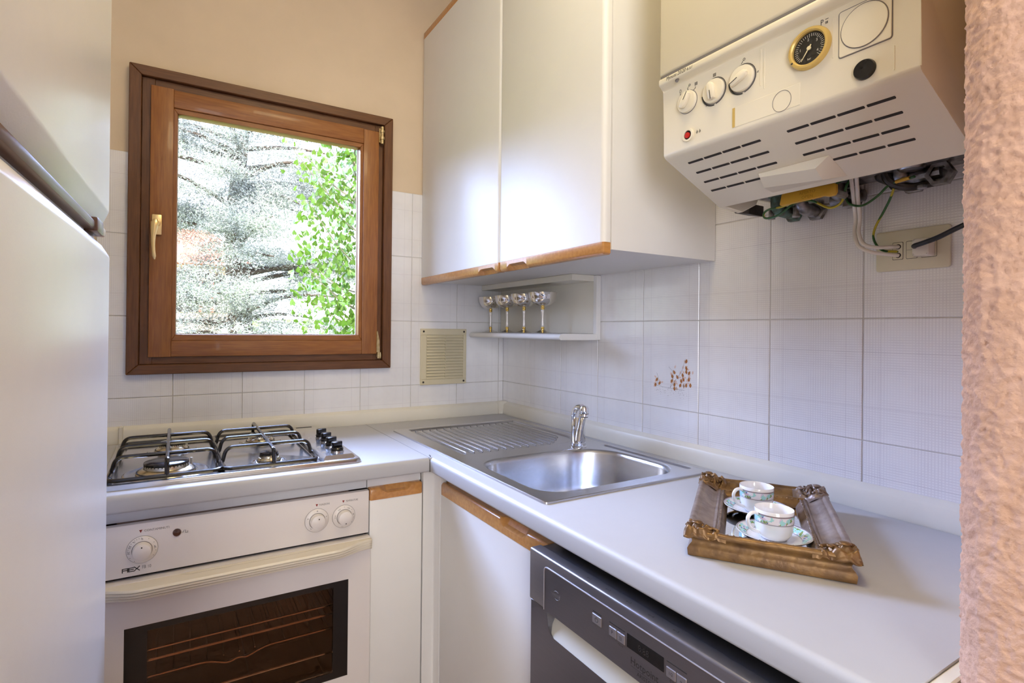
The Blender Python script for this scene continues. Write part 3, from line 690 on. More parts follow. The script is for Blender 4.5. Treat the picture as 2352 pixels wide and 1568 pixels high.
# ================================================================== OVEN
OX0, OX1 = -1.371, -.7725
t = thing('oven', (-1.072, -.585, .1), 'white built-in oven with dark glass door under the hob', 'oven')
MB().box(OX0, OX1, -.560, -.05, .835, .862).build('top_filler', M['lam_in'], t)
bd = MB(); bd.box(OX0, OX1, -.10, -.05, .10, .835); bd.box(OX0, OX0+.05, -.57, -.10, .10, .835); bd.box(OX1-.05, OX1, -.57, -.10, .10, .835); bd.box(OX0, OX1, -.57, -.10, .64, .835); bd.box(OX0, OX1, -.57, -.10, .10, .22)
bd.build('cavity', M['cavity'], t)
cp = MB(Fb).box(OX0, OX1, .7235, .8345, .566, .585, .002, 2).build('control_panel', M['ovenw'], t)
MB(Fb).box(OX0+.002, OX1-.012, .7175, .7232, .55, .575).build('shadow_gap', M['gap'], cp)
def dial(x, z, R, Rc, h=.022):
    T = Fb @ Matrix.Translation((x, z, .585))
    MB(T).lathe([(R+.0006, .0001), (R+.0006, .0006)], 40).build('dial_outline', M['printg'], cp)
    d = MB(T).lathe([(R, .0), (R, .0012), (R*.97, .0024), (Rc*1.12, .0052), (Rc*1.05, .0054)], 40).build('dial', M['ovenw'], cp)
    MB(T).lathe([(Rc*1.06, .005), (Rc*1.06, .0058)], 32).build('knob_shadow_line', M['printg'], d)
    MB(T).lathe([(Rc, .0055), (Rc*.99, h*.6), (Rc*.93, h*.92), (Rc*.80, h), (0, h+.0008)], 32).build('knob', M['ovenw'], d)
    return d, T, h
def around(d, T, items, R, c=.0044, size=.0062):
    for a, s_ in items:
        m = MB(T)
        q = math.radians(a); x, y = R*math.sin(q), R*math.cos(q)
        if s_ == '.': m.lathe([(.0007, c), (0, c+.0002)], 6, Matrix.Translation((x*1.10, y*1.10, 0)))
        elif s_ == '|': m.box(-.0003, .0003, -.001, .001, c, c+.0001, M=Matrix.Translation((x*1.12, y*1.12, 0)) @ Matrix.Rotation(-q, 4, 'Z'))
        else: m.text(s_, size, x-math.cos(q)*size*.25*len(s_)*.9-math.sin(q)*size*.3, y+math.sin(q)*size*.25*len(s_)*.9-math.cos(q)*size*.3, c+.0002, 'LEFT', 0, -q)
        m.build('dial_mark', M['print'], d)
d, T, h = dial(-1.2735, .778, .0288, .0182)
around(d, T, [(0, '0'), (-38, '5'), (-68, '10'), (-97, '15'), (28, '.'), (58, '.'), (82, '45'), (100, '.'), (125, '.'), (-122, '.'), (-148, '.')] + [(-3-9.5*k, '|') for k in range(11)], .0232)
MB(T).lathe([(.0016, h+.0008), (0, h+.0012)], 8, Matrix.Translation((0, .011, 0))).build('pointer', M['print'], d)
d, T, h = dial(-.9062, .778, .0288, .0185)
around(d, T, [(0, '0'), (-70, '6'), (70, '3'), (140, 'x'), (-140, 'o')], .0232)
MB(T).lathe([(.0015, h+.0008), (0, h+.0012)], 8, Matrix.Translation((.001, .009, 0))).build('pointer', M['print'], d)
d, T, h = dial(-.8385, .7768, .0288, .0185)
around(d, T, [(-34, '200'), (26, '150'), (0, '.'), (50, '.'), (80, '50'), (100, '.'), (130, '.'), (-84, 'max'), (-165, '.'), (-172, '.')], .0228, size=.005)
MB(T).lathe([(.0015, h+.0008), (0, h+.0012)], 8, Matrix.Translation((0, -.012, 0))).build('pointer', M['print'], d)
for x, z, s_, sx in ((-1.2765, .8175, 'CONTAMINUTI', 1.0), (-.9065, .8155, 'FUNZIONI', .8), (-.840, .8150, 'TEMPERATURE', .72)):
    MB(Fb).prism([(x-.003, z+.003), (x+.003, z+.003), (x, z-.0035)], .5851, .5853).build('marker', M['printr'], cp)
    MB(Fb).text(s_, .0068, x+.006, z-.002, .5853, sx=sx).build('lettering', M['printg'], cp)
MB(Fb).lathe([(.0085, .585), (.008, .587), (0, .5875)], 20, Matrix.Translation((-1.209, .8030, 0))).build('pilot_lamp', M['led'], cp)
sy = MB(Fb); sy.tube([(x, z, .5854) for x, z in ((-1.199, .802), (-1.196, .802), (-1.196, .8055), (-1.192, .8055), (-1.192, .7995), (-1.188, .7995), (-1.188, .8035))], .0004, 4); sy.build('symbol', M['print'], cp)
lg = MB(Fb)
def strokes(mb, segs, ox, oz, w_, c):
    for (xa, za, xb, zb) in segs:
        p, q = Vector((ox+xa, oz+za)), Vector((ox+xb, oz+zb)); dd = (q-p).normalized()*w_/2; nn = Vector((-dd.y, dd.x))
        mb.prism([tuple(p-dd-nn), tuple(q+dd-nn), tuple(q+dd+nn), tuple(p-dd+nn)], c, c+.0002)
strokes(lg, [(0, 0, 0, .0075), (0, .0075, .0095, .0075), (0, .004, .0095, .004), (.0095, .0075, .0095, 0), (.0115, 0, .0195, 0), (.0115, .004, .0195, .004), (.0115, .0075, .0195, .0075), (.0115, 0, .0115, .0075), (.021, 0, .0305, .0085), (.021, .0085, .0305, 0)], -1.3085, .7345, .0017, .5852)
lg.build('lettering', M['print'], cp)
MB(Fb).text('FB 10', .0098, -1.2735, .7365, .5853, sx=.75).build('lettering', M['printg'], cp)
# door
dz0, dz1 = .13, .7165
gx0, gx1, gz0, gz1 = -1.3035, -.8290, .375, .620
dr = MB(Fb)
for q in ((OX0, gx0, dz0, dz1), (gx1, OX1, dz0, dz1), (gx0, gx1, dz0, gz0), (gx0, gx1, gz1, dz1)): dr.box(*q, .572, .600)
door = dr.build('door', M['ovenw'], t)
bdr = MB(Fb)
for q in ((gx0, -1.262, gz0, gz1), (-.866, gx1, gz0, gz1), (-1.262, -.866, gz0, .392), (-1.262, -.866, .606, gz1)): bdr.box(*q, .590, .5985)
bdr.build('glass_border', M['blackp'], door)
MB(Fb).box(-1.262, -.866, .392, .606, .592, .5983).build('oven_glass', M['ovenglass'], door, angle=0, label='smoked brown oven glass')
def hfun():
    st = []
    for k in range(61):
        x = OX0+(OX1-OX0)*k/60; e = min(x-OX0, OX1-x); s_ = max(0, min(1, (e-.012)/.085)); s_ = s_*s_*(3-2*s_)
        st.append((x, .014+.030*s_))
    return st
st = hfun(); prof = [(0, .7155), (.6, .7160), (.93, .7155), (1.0, .7120), (1.0, .7105), (.93, .7098), (.93, .7090), (.985, .7082), (.98, .7045), (.90, .7038), (.90, .7030), (.95, .7022), (.935, .6985), (.85, .6978), (.85, .6970), (.89, .6962), (.86, .6920), (.75, .6905), (0, .6935)]
hb = MB(Fb); hb.grid(lambda i, j: (st[j][0], prof[i][1], .600+st[j][1]*prof[i][0]), len(prof), len(st))
hb.add([(st[0][0], p[1], .600+st[0][1]*p[0]) for p in prof], [tuple(range(len(prof)))]); hb.add([(st[-1][0], p[1], .600+st[-1][1]*p[0]) for p in prof], [tuple(range(len(prof)))])
ho = hb.build('handle', M['ovenc'], door, angle=40)
bm = bmesh.new(); bm.from_mesh(ho.data); bmesh.ops.remove_doubles(bm, verts=bm.verts, dist=1e-6); bmesh.ops.recalc_face_normals(bm, faces=bm.faces); bm.to_mesh(ho.data); bm.free()
gr_ = MB(TOP(.7162)); gr_.prism([(-1.20, -.606), (-1.18, -.614), (-.96, -.614), (-.90, -.608), (-.95, -.604), (-1.18, -.602)], 0, .0006); gr_.build('finger_recess', M['ovenc'], ho)
# racks behind the glass
for z, y in ((.540, -.55), (.5165, -.55)):
    rk = MB(); rk.tube([(-1.30, y, z), (-.84, y, z)], .0030, 6)
    for k in range(14): rk.tube([(-1.28+.034*k, y, z), (-1.28+.034*k, y+.38, z)], .0014, 5)
    rk.tube([(-1.30, y+.38, z), (-.84, y+.38, z)], .0022, 6); rk.build('oven_rack', M['chrome'], t)
rk = MB(); rk.tube(arc_path([(-1.30, -.555, .483), (-1.145, -.555, .483), (-1.10, -.555, .466), (-1.078, -.555, .474), (-1.062, -.555, .468), (-1.02, -.555, .483), (-.84, -.555, .483)], .02, 5), .0031, 6)
for k in range(14): rk.tube([(-1.28+.034*k, -.55, .483), (-1.28+.034*k, -.17, .483)], .0014, 5)
rk.build('oven_rack', M['chrome'], t)
rk = MB(); rk.tube([(-1.30, -.55, .417), (-.84, -.55, .417)], .0026, 6); rk.build('oven_rack', M['chrome'], t)

# ================================================================== DISHWASHER
DXF = .627
t = thing('dishwasher', (-.627, -1.415, 0), 'grey metal dishwasher with control panel and pocket handle under worktop', 'dishwasher')
MB(Fr).box(1.119, 1.713, .02, .842, .03, .600).build('body', M['dw'], t)
A0, A1 = 1.117, 1.715
pl = MB(Fr); pl.prism([(A0, .7485), (A1, .7485), (A1, .846), (A0, .846)], .600, DXF, .004, 3); cpn = pl.build('control_panel', M['dw'], t)
# thin light frame line on the panel
ln = MB(Fr); ln.tube(arc_path([(1.1655, .7485, DXF+.0002), (1.1655, .8275, DXF+.0002), (1.72, .8275, DXF+.0002)], .010, 6), .0013, 6); ln.build('frame_line', M['dwl'], cpn)
MB(Fr).prism([(1.1668, .7487), (A1-.002, .7487), (A1-.002, .8262), (1.176, .8262), (1.1668, .818)], DXF-.001, DXF+.0003).build('inner_panel', M['dw'], cpn)
dd = [(A0, .10), (A1, .10), (A1, .7480), (1.690, .7480), (1.690, .716), (1.684, .708), (1.674, .704)] + [(1.19, .704), (1.178, .708), (1.1715, .720), (1.1705, .7480), (A0, .7480)]
dwd = MB(Fr).prism(dd, .600, DXF-.004, .0015, 1).build('door', M['dw'], t)
pk = MB(Fr); pk.add([(1.165, .7035, DXF-.005), (1.70, .7035, DXF-.005), (1.70, .735, .603), (1.165, .735, .603), (1.70, .7490, .603), (1.165, .7490, .603)], [(0, 1, 2, 3), (3, 2, 4, 5)])
pk.build('handle_pocket', M['dwp'], t)
cf = DXF+.0004
def button(a, z, w_, h_): return MB(Fr).box(a-w_/2, a+w_/2, z-h_/2, z+h_/2, cf-.001, cf+.0012, .0008, 1).build('button', M['dwb'], cpn)
bt = button(1.309, .7965, .0215, .0150)
m_ = MB(Fr); m_.tube([(1.309+.0035*math.sin(a), .7965+.0035*math.cos(a), cf+.0013) for a in [.5+5.3*k/12 for k in range(13)]], .0004, 4); m_.tube([(1.309, .7975, cf+.0013), (1.309, .8012, cf+.0013)], .0004, 4); m_.build('symbol', M['print'], bt)
bt = button(1.3455, .7945, .0165, .0145); MB(Fr).text('P', .008, 1.3428, .792, cf+.0014).build('symbol', M['print'], bt)
bt = button(1.3630, .7945, .0165, .0145); m_ = MB(Fr)
for k in range(3): m_.box(1.360, 1.366, .7915+k*.0022, .7920+k*.0022, cf+.0012, cf+.0014)
m_.build('symbol', M['print'], bt)
MB(Fr).text('<3 s >', .0045, 1.356, .7815, cf+.0002).build('lettering', M['print'], cpn)
for a0, a1 in ((1.299, 1.3195), (1.3373, 1.3712), (1.4505, 1.4842)): MB(Fr).box(a0, a1, .8068, .8083, cf-.0005, cf+.0003).build('indicator_line', M['print'], cpn)
ds = MB(Fr).box(1.3756, 1.4455, .7882, .8085, cf-.001, cf+.0003).build('display', M['blackp'], cpn)
M['seg'] = mat('dim_display_segments', (0.035, 0.03, 0.03), 0.3)
MB(Fr).text('8:88', .0135, 1.398, .7935, cf+.0005, sx=.9).build('digits', M['seg'], ds)
MB(Fr).text('Hotpoint', .0148, 1.3826, .7675, cf+.0002, sx=.98).build('lettering', M['print'], cpn)
MB(Fr).box(1.3838, 1.4395, .7641, .7645, cf-.0005, cf+.0002).build('rule_line', M['print'], cpn)
MB(Fr).text('ARISTON', .0082, 1.3960, .7560, cf+.0002, sx=.98).build('lettering', M['print'], cpn)
for a, s_ in ((1.4585, '1/2'), (1.4760, 'o')):
    bt = button(a, .7935, .0165, .0140); MB(Fr).text(s_, .006, a, .7915, cf+.0014, 'CENTER').build('symbol', M['print'], bt)
MB(Fr).text('C 3 s', .0045, 1.456, .7815, cf+.0002).build('lettering', M['print'], cpn)
for k in range(4): MB(Fr).text('3in1' if k == 0 else 'eco', .005, 1.50+k*.03, .79, cf+.0002).build('lettering', M['print'], cpn)
iv = MB(Fr); iv.text('INVERTER', .0066, 1.1885, .7870, cf+.0002, sx=.86)
for s_ in (1, -1): iv.tube([(1.2035-s_*.0075*math.cos(a)*1.2, .7893+s_*.0075*math.sin(a), cf+.0003) for a in [.5+1.6*k/8 for k in range(9)]], .00035, 4)
iv.build('lettering', M['printg'], cpn)
for k in range(5): MB(TOP(.8463)).text('o~%d' % (k+1), .006, -.616, -1.27-k*.045, 0, rot=-PI/2).build('lettering', M['print'], cpn)

# ================================================================== SINK
t = thing('sink', (-.31, -.63, ZW), 'stainless steel inset sink with ribbed drainer', 'sink')
def fill_plate(outer, holes, z):
    bm = bmesh.new(); es = []
    for lp in [outer]+holes:
        vv = [bm.verts.new((x, y, z)) for x, y in lp]
        es += [bm.edges.new((vv[i], vv[(i+1) % len(vv)])) for i in range(len(vv))]
    bmesh.ops.triangle_fill(bm, edges=es, use_beauty=True, use_dissolve=False)
    bmesh.ops.recalc_face_normals(bm, faces=bm.faces)
    if sum(f.normal.z for f in bm.faces) < 0: bmesh.ops.reverse_faces(bm, faces=bm.faces)
    return bm
def scale_loop(lp, d):
    n = len(lp); out = []
    for i in range(n):
        a = Vector(lp[i-1]); b_ = Vector(lp[i]); c_ = Vector(lp[(i+1) % n]); tt = (c_-a).normalized(); out.append((b_.x-tt.y*d, b_.y+tt.x*d))
    return out
zs_ = ZW+.005
outer = rrect(-.562, -.056, -1.078, -.190, .008, 3)
bowl = rrect(-.535, -.098, -1.045, -.712, [.135, .085, .075, .085], 10)
drain = rrect(-.520, -.078, -.640, -.207, [.012, .012, .03, .10], 6)
groove = rrect(-.088, -.068, -1.040, -.715, .009, 5)
top = MB(); top.bm(fill_plate(outer, [bowl, drain, groove], zs_))
def band(mb, loops):
    n = len(loops[0]); mb.add([p for l in loops for p in l], [(j*n+i, (j+1)*n+i, (j+1)*n+(i+1) % n, j*n+(i+1) % n) for j in range(len(loops)-1) for i in range(n)])
def L3(l, z): return [(x, y, z) for x, y in l]
band(top, [L3(outer, zs_), L3(scale_loop(outer, -.002), zs_-.001), L3(scale_loop(outer, -.0025), ZW)])
top.build('rim', M['steel'], t, angle=40)
dr_ = MB(); dl = [L3(drain, zs_), L3(scale_loop(drain, .004), zs_-.0006), L3(scale_loop(drain, .009), zs_-.0042)]
band(dr_, dl); n = len(drain); dr_.add(dl[-1], [tuple(range(n))]); dro = dr_.build('drainer', M['steel'], t, angle=30)
r0 = None
for k in range(15):
    x = -.498+.0270*k; ye = -.610 if x < -.20 else -.610+.09*((x+.20)/.10)**1.3
    if x > -.115: ye = -.50
    MB().tube([(x, -.232, zs_-.0035), (x, -.236, zs_-.0012), (x, ye+.004, zs_-.0012), (x, ye, zs_-.0035)], .0016, 6).build('drainer_rib', M['steel'], dro)
gv = MB(); gl = [L3(groove, zs_), L3(scale_loop(groove, .003), zs_-.003)]; band(gv, gl); gv.add(gl[-1], [tuple(range(len(groove)))]); gv.build('groove', M['steel'], t, angle=30)
bw = MB(); depths = [(0, 0), (.003, -.0006), (.008, -.004), (.0105, -.012), (.014, -.10), (.020, -.125), (.034, -.142), (.06, -.150), (.11, -.1525)]
bl = [L3(scale_loop(bowl, d_), zs_+z_) for d_, z_ in depths[:7]]
cx_, cy_ = -.316, -.879
for f_, z_ in ((.72, -.1495), (.35, -.152)): bl.append([(cx_+(x-cx_)*f_, cy_+(y-cy_)*f_, zs_+z_) for x, y in scale_loop(bowl, .034)])
band(bw, bl); n = len(bowl); bw.add(bl[-1], [tuple(range(n))]); bo = bw.build('bowl', M['steel_bowl'], t, angle=60)
MB().lathe([(.038, -.1515+zs_), (.036, -.150+zs_), (.030, -.151+zs_), (.026, -.154+zs_), (0, -.154+zs_)], 28, Matrix.Translation((cx_, cy_, 0))).build('waste', M['chrome'], bo)

# ------------------------------------------------------------------ faucet
fx, fy = -.163, -.700
t = thing('faucet', (fx, fy, zs_), 'chrome single-lever kitchen faucet at the back of the sink', 'faucet')
T = Matrix.Translation((fx, fy, zs_)); fdir = Vector((-.64, -.77, 0))
MB().lathe([(.0250, 0), (.0250, .003), (.0225, .005), (.0222, .013), (.0205, .014), (.0205, .016), (.0215, .018), (.0212, .062), (.0195, .080), (.016, .090), (0, .092)], 32, T).build('body', M['chrome'], t)
base = Vector((fx, fy, zs_)); side = Vector((.77, -.64, 0))
def fp(s_, f_, z_): return base+side*s_+fdir*f_+Vector((0, 0, z_))
el = spline([fp(-.0125, 0, .030), fp(-.0128, 0, .070), fp(-.0125, .002, .098), fp(-.0085, .006, .113), fp(.0005, .016, .121), fp(.010, .034, .124)], 6)
MB().tube(el, [.0088]*len(el), 14).build('lever', M['chrome'], t)
ar = spline([fp(.001, .012, .024), fp(.004, .022, .050), fp(.009, .034, .080), fp(.014, .044, .108), fp(.0155, .047, .118)], 6)
MB().tube(ar, [.0120]*8+[.0112]*8+[.0108]*9, 18).build('spout', M['chrome'], t)
hc = fp(.0165, .050, .1165)
MB().lathe([(.0105, -.018), (.0125, -.017), (.0128, -.009), (.0122, -.008), (.0136, -.001), (.0134, .006), (.0105, .012), (.005, .0145), (0, .015)], 28, Matrix.Translation(hc)).build('spout_head', M['chrome'], t)
MB().lathe([(.0085, -.0195), (.0108, -.0195), (.0112, -.0175)], 20, Matrix.Translation(hc)).build('aerator', M['darkmetal'], t)
MB().lathe([(.0128, -.0095), (.0131, -.0088), (.0128, -.0081)], 28, Matrix.Translation(hc), cap=False).build('ring_line', M['darkmetal'], t)

# ================================================================== WALL CABINET
t = thing('wall_cabinet', (-.18, -.525, 1.445), 'white two-door wall cabinet with wooden grip strips in the corner', 'cabinet')
cb = MB(Fr)
cb.box(.002, 1.051, 1.4455, 1.4635, .002, .363); cb.box(.002, 1.051, 2.412, 2.43, .002, .363); cb.box(.002, .018, 1.4635, 2.412, .002, .363); cb.box(1.033, 1.051, 1.4635, 2.412, .002, .363); cb.box(.018, 1.033, 1.4635, 2.412, .002, .008)
cb.box(.59, .606, 1.4635, 2.412, .008, .363)
cb.build('body', M['lam'], t)
MB(Fr).box(.59, .606, 1.447, 2.43, .363, .3655).build('divider', M['lam_in'], t)
for a0, a1, nt in ((.004, .5955, .520), (.5985, 1.0485, .690)):
    d = MB(Fr); r = .012
    pf = [(a0, .3655), (a1, .3655)] + [(a1-r+r*math.cos(q), .386-r+r*math.sin(q)) for q in [PI/2*k/5 for k in range(6)]] + [(a0+.006-.006*math.sin(q), .386-.006+.006*math.cos(q)) for q in [PI/2*k/3 for k in range(4)]]
    Fd = frame((0, -1, 0), (-1, 0, 0), (0, 0, -1))    # a along wall, b out, c down
    d = MB(Fd).prism(pf, -1.462, -2.401).build('door', M['lam'], t)
    wood_strip(Fr, a0, a1, 1.434, .364, nt, hgt=.0275, dep=.0225, mm='wood2', up=False, parent=d, nw=.045)
    MB(Fr).box(a0, a1, 2.4015, 2.427, .364, .3865, .004, 2).build('top_strip', M['wood2'], d)

# ------------------------------------------------------------------ small shelf with goblets
t = thing('display_shelf', (-.09, -.305, 1.23), 'small white open shelf hung under the wall cabinet', 'shelf')
MB(Fr).box(.004, .604, 1.2505, 1.4445, .001, .017, .001, 1).build('back_board', M['cream'], t)
sh = MB(frame((-1, 0, 0), (0, 0, 1), (0, 1, 0)))
sh.prism([(.001, 1.2300), (.001, 1.2500), (.158, 1.2500), (.166, 1.2475), (.170, 1.2415), (.1705, 1.2365), (.168, 1.2320), (.164, 1.2300)], -.612, -.004)
sh.build('shelf_board', M['lam'], t)
MB(Fr).box(.5985, .6145, 1.2310, 1.4440, .001, .020, .001, 1).build('end_edge', M['lam'], t)
MB(Fr).box(.004, .600, 1.4245, 1.4450, .017, .112, .001, 1).build('top_batten', M['cream'], t)
src = None
names = ['silver and gold stemmed goblet nearest the vent, first on the shelf', 'silver and gold stemmed goblet, second from the window wall', 'silver and gold stemmed goblet, third from the window wall', 'silver and gold stemmed goblet at the open end of the shelf row']
for i, y in enumerate((-.060, -.188, -.306, -.424)):
    g = thing('goblet', (-.100, y, 1.2503), names[i], 'goblet', 'goblets on the small shelf', rotz=i*.8)
    if src is None:
        src = []
        T = Matrix.Translation((-.100, y, 1.2503)); mk = lambda prof, nm, mm, n=32: src.append(MB().lathe(prof, n, T).build(nm, M[mm], g, angle=50))
        mk([(.034, 0), (.0345, .0012), (.028, .003), (.014, .0085), (.006, .0125), (.0055, .016)], 'foot', 'silver')
        mk([(.0056, .0125), (.0066, .014), (.0066, .016), (.0052, .0172), (.0062, .0185), (.0062, .021), (.005, .0225)], 'lower_collar', 'gold', 20)
        mk([(.0042, .0222), (.0058, .028), (.0036, .048), (.0034, .058), (.0052, .072), (.0062, .080), (.0050, .0835)], 'stem', 'ceramic_stem', 20)
        mk([(.0048, .083), (.0062, .085), (.0062, .0875), (.0050, .089), (.0066, .0905), (.0066, .094), (.0052, .096)], 'upper_collar', 'gold', 20)
        mk([(.0052, .0955), (.016, .0965), (.030, .1015), (.041, .1105), (.0478, .124), (.0502, .1425), (.0512, .1432), (.0505, .1437), (.0488, .1425), (.0462, .124), (.0395, .1120), (.029, .1030), (.015, .0985), (0, .0978)], 'bowl', 'silver', 40)
    else:
        for s_ in src: inst(s_, s_.name.split('.')[0], g, WM[g.name] @ Matrix.Translation(s_.location))

# ================================================================== BOILER
t = thing('boiler', (-.2, -1.432, 1.52), 'cream wall-hung gas boiler with dials and vent slots', 'boiler')
BA0, BA1 = 1.219, 1.645
cs = MB(Fr).box(BA0, BA1, 1.7585, 2.46, .02, .400, .006, 3).build('casing', M['boilerw'], t)
MB(Fr).box(BA0+.004, BA1-.004, 1.7548, 1.7587, .03, .3990).build('seam', M['printg'], cs)
FRb = frame((-1, 0, 0), (0, 0, 1), (0, 1, 0))
hs = MB(FRb)
def slope(s_): return (.385-.175*s_, 1.603-.078*s_)
pf = [(.02, 1.7550), (.3985, 1.7550), (.4005, 1.752), (.4005, 1.7430), (.3985, 1.7405), (.3865, 1.7355), (.385, 1.733), (.385, 1.6075), (.383, 1.6035), (.379, 1.6005), (.213, 1.5265), (.2085, 1.5265), (.207, 1.530), (.207, 1.560), (.02, 1.560)]
hs.prism(pf, -BA1, -BA0, .0022, 2)
hso = hs.build('control_housing', M['boiler'], t, angle=40)
MB(Fr).box(BA0+.012, BA1-.012, 1.5585, 1.5599, .03, .205).build('bottom_plate', M['galv'], t)
# side cheeks down to the wall
for a0, a1 in ((BA0, BA0+.012), (BA1-.012, BA1)):
    MB(frame((-1, 0, 0), (0, 0, 1), (0, 1, 0))).prism([(.21, 1.5265), (.21, 1.562), (.09, 1.562), (.10, 1.545), (.15, 1.522)], -a1, -a0, .0015, 1).build('side_cheek', M['boiler'], t)
c = .385
def slot_row(a0, a1, s_, webs, rev=False):
    cuts = [a0]+[w_ for w_ in webs]+[a1]
    for i in range(len(cuts)-1):
        p0 = cuts[i]+(.0016 if i else 0); p1 = cuts[i+1]-(.0016 if i < len(cuts)-2 else 0)
        if p1-p0 < .006: continue
        T = SLP @ Matrix.Translation(((p0+p1)/2, -s_, 0))
        MB(T).prism(rrect(-(p1-p0)/2, (p1-p0)/2, -.0026, .0026, .0012, 2), -.004, .00035).build('vent_slot', M['gap'], hso)
e_s = Vector((.175, 0, -.078)).normalized()       # down the slope, towards the wall
e_a = Vector((0, -1, 0)); e_b = -e_s; e_n = e_a.cross(e_b)
SLP = frame(e_a, e_b, e_n, (-.385, 0, 1.603))
off = 0.0032
SLP = SLP @ Matrix.Translation((0, 0, .0002))
for k, s_ in enumerate((.034, .0665, .0985, .129)):
    a0, a1 = 1.254-.0045*k, 1.404-.0035*k
    slot_row(a0, a1, s_, [a0+.035, a0+.075, a0+.1135])
    b0, b1 = (1.4505-.0035*k, 1.604-.0035*k)
    if k < 3: slot_row(b0, b1, s_, [b0+.036, b0+.076, b0+.116])
    else: slot_row(1.478, b1, s_, [b0+.076, b0+.116])
gp = MB(SLP); gp.add([(1.352, -.115, 0), (1.478, -.115, 0), (1.478, -.178, .0), (1.345, -.178, 0), (1.354, -.119, .006), (1.456, -.121, .016), (1.454, -.152, .018), (1.345, -.150, .007)], [(0, 1, 5, 4), (4, 5, 6, 7), (1, 2, 6, 5), (3, 0, 4, 7), (2, 3, 7, 6)])
gp.build('grip', M['boiler'], hso, angle=25)
# panel furniture: local frame on panel face (a, b=z, c out)
def knob(a, z, R, ang, marks):
    T = Fr @ Matrix.Translation((a, z, c))
    k = MB(T).lathe([(R, 0), (R, .0035), (R*.95, .006), (R*.90, .0062)], 36).build('knob', M['boiler'], hso)
    Tr = T @ Matrix.Rotation(ang, 4, 'Z')
    g = MB(Tr); poly = [(-R*.26, -R*.78), (R*.26, -R*.78), (R*.34, R*.25), (R*.22, R*.62), (0, R*.72), (-R*.22, R*.62), (-R*.34, R*.25)]
    g.prism(poly, .0055, .0145, .003, 2); go = g.build('grip', M['boiler'], k)
    MB(Tr).box(-.0006, .0006, -R*.80, -R*.05, .0146, .0149).build('pointer', M['print'], go)
    MB(T).lathe([(R+.0004, .0001), (R+.0012, .0003), (R+.0004, .0008)], 36).build('shadow_ring', M['printg'], k)
    if marks:
        for r0_, w_, q0, q1 in marks:
            m_ = MB(T); st_ = [q0+(q1-q0)*i/14 for i in range(15)]
            m_.tube([(r0_*math.cos(q), r0_*math.sin(q), .0004) for q in st_], [w_]*15 if not isinstance(w_, tuple) else [w_[0]+(w_[1]-w_[0])*i/14 for i in range(15)], 5)
            m_.build('scale_arc', M['print'], k)
    return k
k1 = knob(1.2770, 1.6938, .0207, PI-.55, None)
k2 = knob(1.3350, 1.6920, .0217, .15, [(.0245, (.0020, .0009), PI*1.02, PI*1.5), (.0240, .0006, -PI*.45, PI*.62)])
k3 = knob(1.3908, 1.6921, .0222, -1.15, [(.0250, (.0020, .0010), PI*1.0, PI*1.5), (.0245, .0006, -PI*.45, PI*.62)])
def icon(fn): 
    m_ = MB(Fr); fn(m_); m_.build('symbol', M['print'], hso)
def rad(m_, a, z, s_=1.0):
    for i in range(4): m_.box(a-.003*s_+i*.0017*s_, a-.003*s_+i*.0017*s_+.0008*s_, z-.003*s_, z+.003*s_, c+.0001, c+.0003)
def tap(m_, a, z, s_=1.0):
    m_.tube([(a-.003*s_, z-.004*s_, c+.0002), (a, z, c+.0002)], .0005, 4); m_.tube([(a+.0022*s_+.002*s_*math.cos(q), z+.002*s_+.002*s_*math.sin(q), c+.0002) for q in [2*PI*i/8 for i in range(8)]], .0004, 4, True)
icon(lambda m_: rad(m_, 1.335, 1.7215)); icon(lambda m_: tap(m_, 1.391, 1.7225)); icon(lambda m_: rad(m_, 1.2955, 1.7215)); icon(lambda m_: tap(m_, 1.2785, 1.7225))
icon(lambda m_: m_.tube([(1.2595+.002*math.cos(q), 1.7205+.003*math.sin(q), c+.0002) for q in [2*PI*i/10 for i in range(10)]], .0004, 4, True))
icon(lambda m_: m_.tube([(1.2598, 1.7155, c+.0002), (1.2598, 1.7125, c+.0002), (1.2635, 1.7105, c+.0002)], .0006, 4))
icon(lambda m_: m_.tube([(1.2776, 1.7185, c+.0002), (1.2776, 1.7145, c+.0002)], .0005, 4))
icon(lambda m_: m_.tube([(1.2940, 1.7165, c+.0002), (1.2935, 1.7135, c+.0002), (1.2895, 1.7115, c+.0002)], .0006, 4))
for a, z in ((1.3165, 1.6705), (1.4165, 1.6915)): MB(Fr).text('e', .007, a, z, c+.0003, shear=.3).build('lettering', M['print'], hso)
MB(Fr).text('Mynute 20/20 e.s.i', .0098, 1.2375, 1.7455, .4008, shear=.35, sx=.84).build('lettering', M['print'], hso)
MB(Fr).lathe([(.0042, 0), (.0040, .002), (0, .0028)], 12, Matrix.Translation((1.2615, 1.7385, .396))).build('screw', M['galv'], hso)
# pressure gauge
T = Fr @ Matrix.Translation((1.5035, 1.6930, c))
ga = MB(T).lathe([(.0315, 0), (.0310, .005), (.0290, .0075), (.0262, .0078), (.0242, .0055), (.0240, .002)], 48, cap=False).build('pressure_gauge', M['goldr'], hso)
MB(T).lathe([(.0242, .0018), (0, .0019)], 40).build('dial', M['dial'], ga)
for k in range(31):
    q = math.radians(225-270*k/30*1.0); L_ = .0042 if k % 5 else .0055
    MB(T).box(.0218-L_, .0218, -.00028, .00028, .0020, .0023, M=Matrix.Rotation(q, 4, 'Z')).build('tick', M['printw'], ga)
for s_, q in (('1', 170), ('2', 97), ('3', 38), ('4', -30)): MB(T).text(s_, .0058, .0140*math.cos(math.radians(q)), .0140*math.sin(math.radians(q))-.0022, .0022, 'CENTER').build('numeral', M['printw'], ga)
MB(T).text('bar', .0042, 0, -.0175, .0022, 'CENTER').build('lettering', M['printw'], ga)
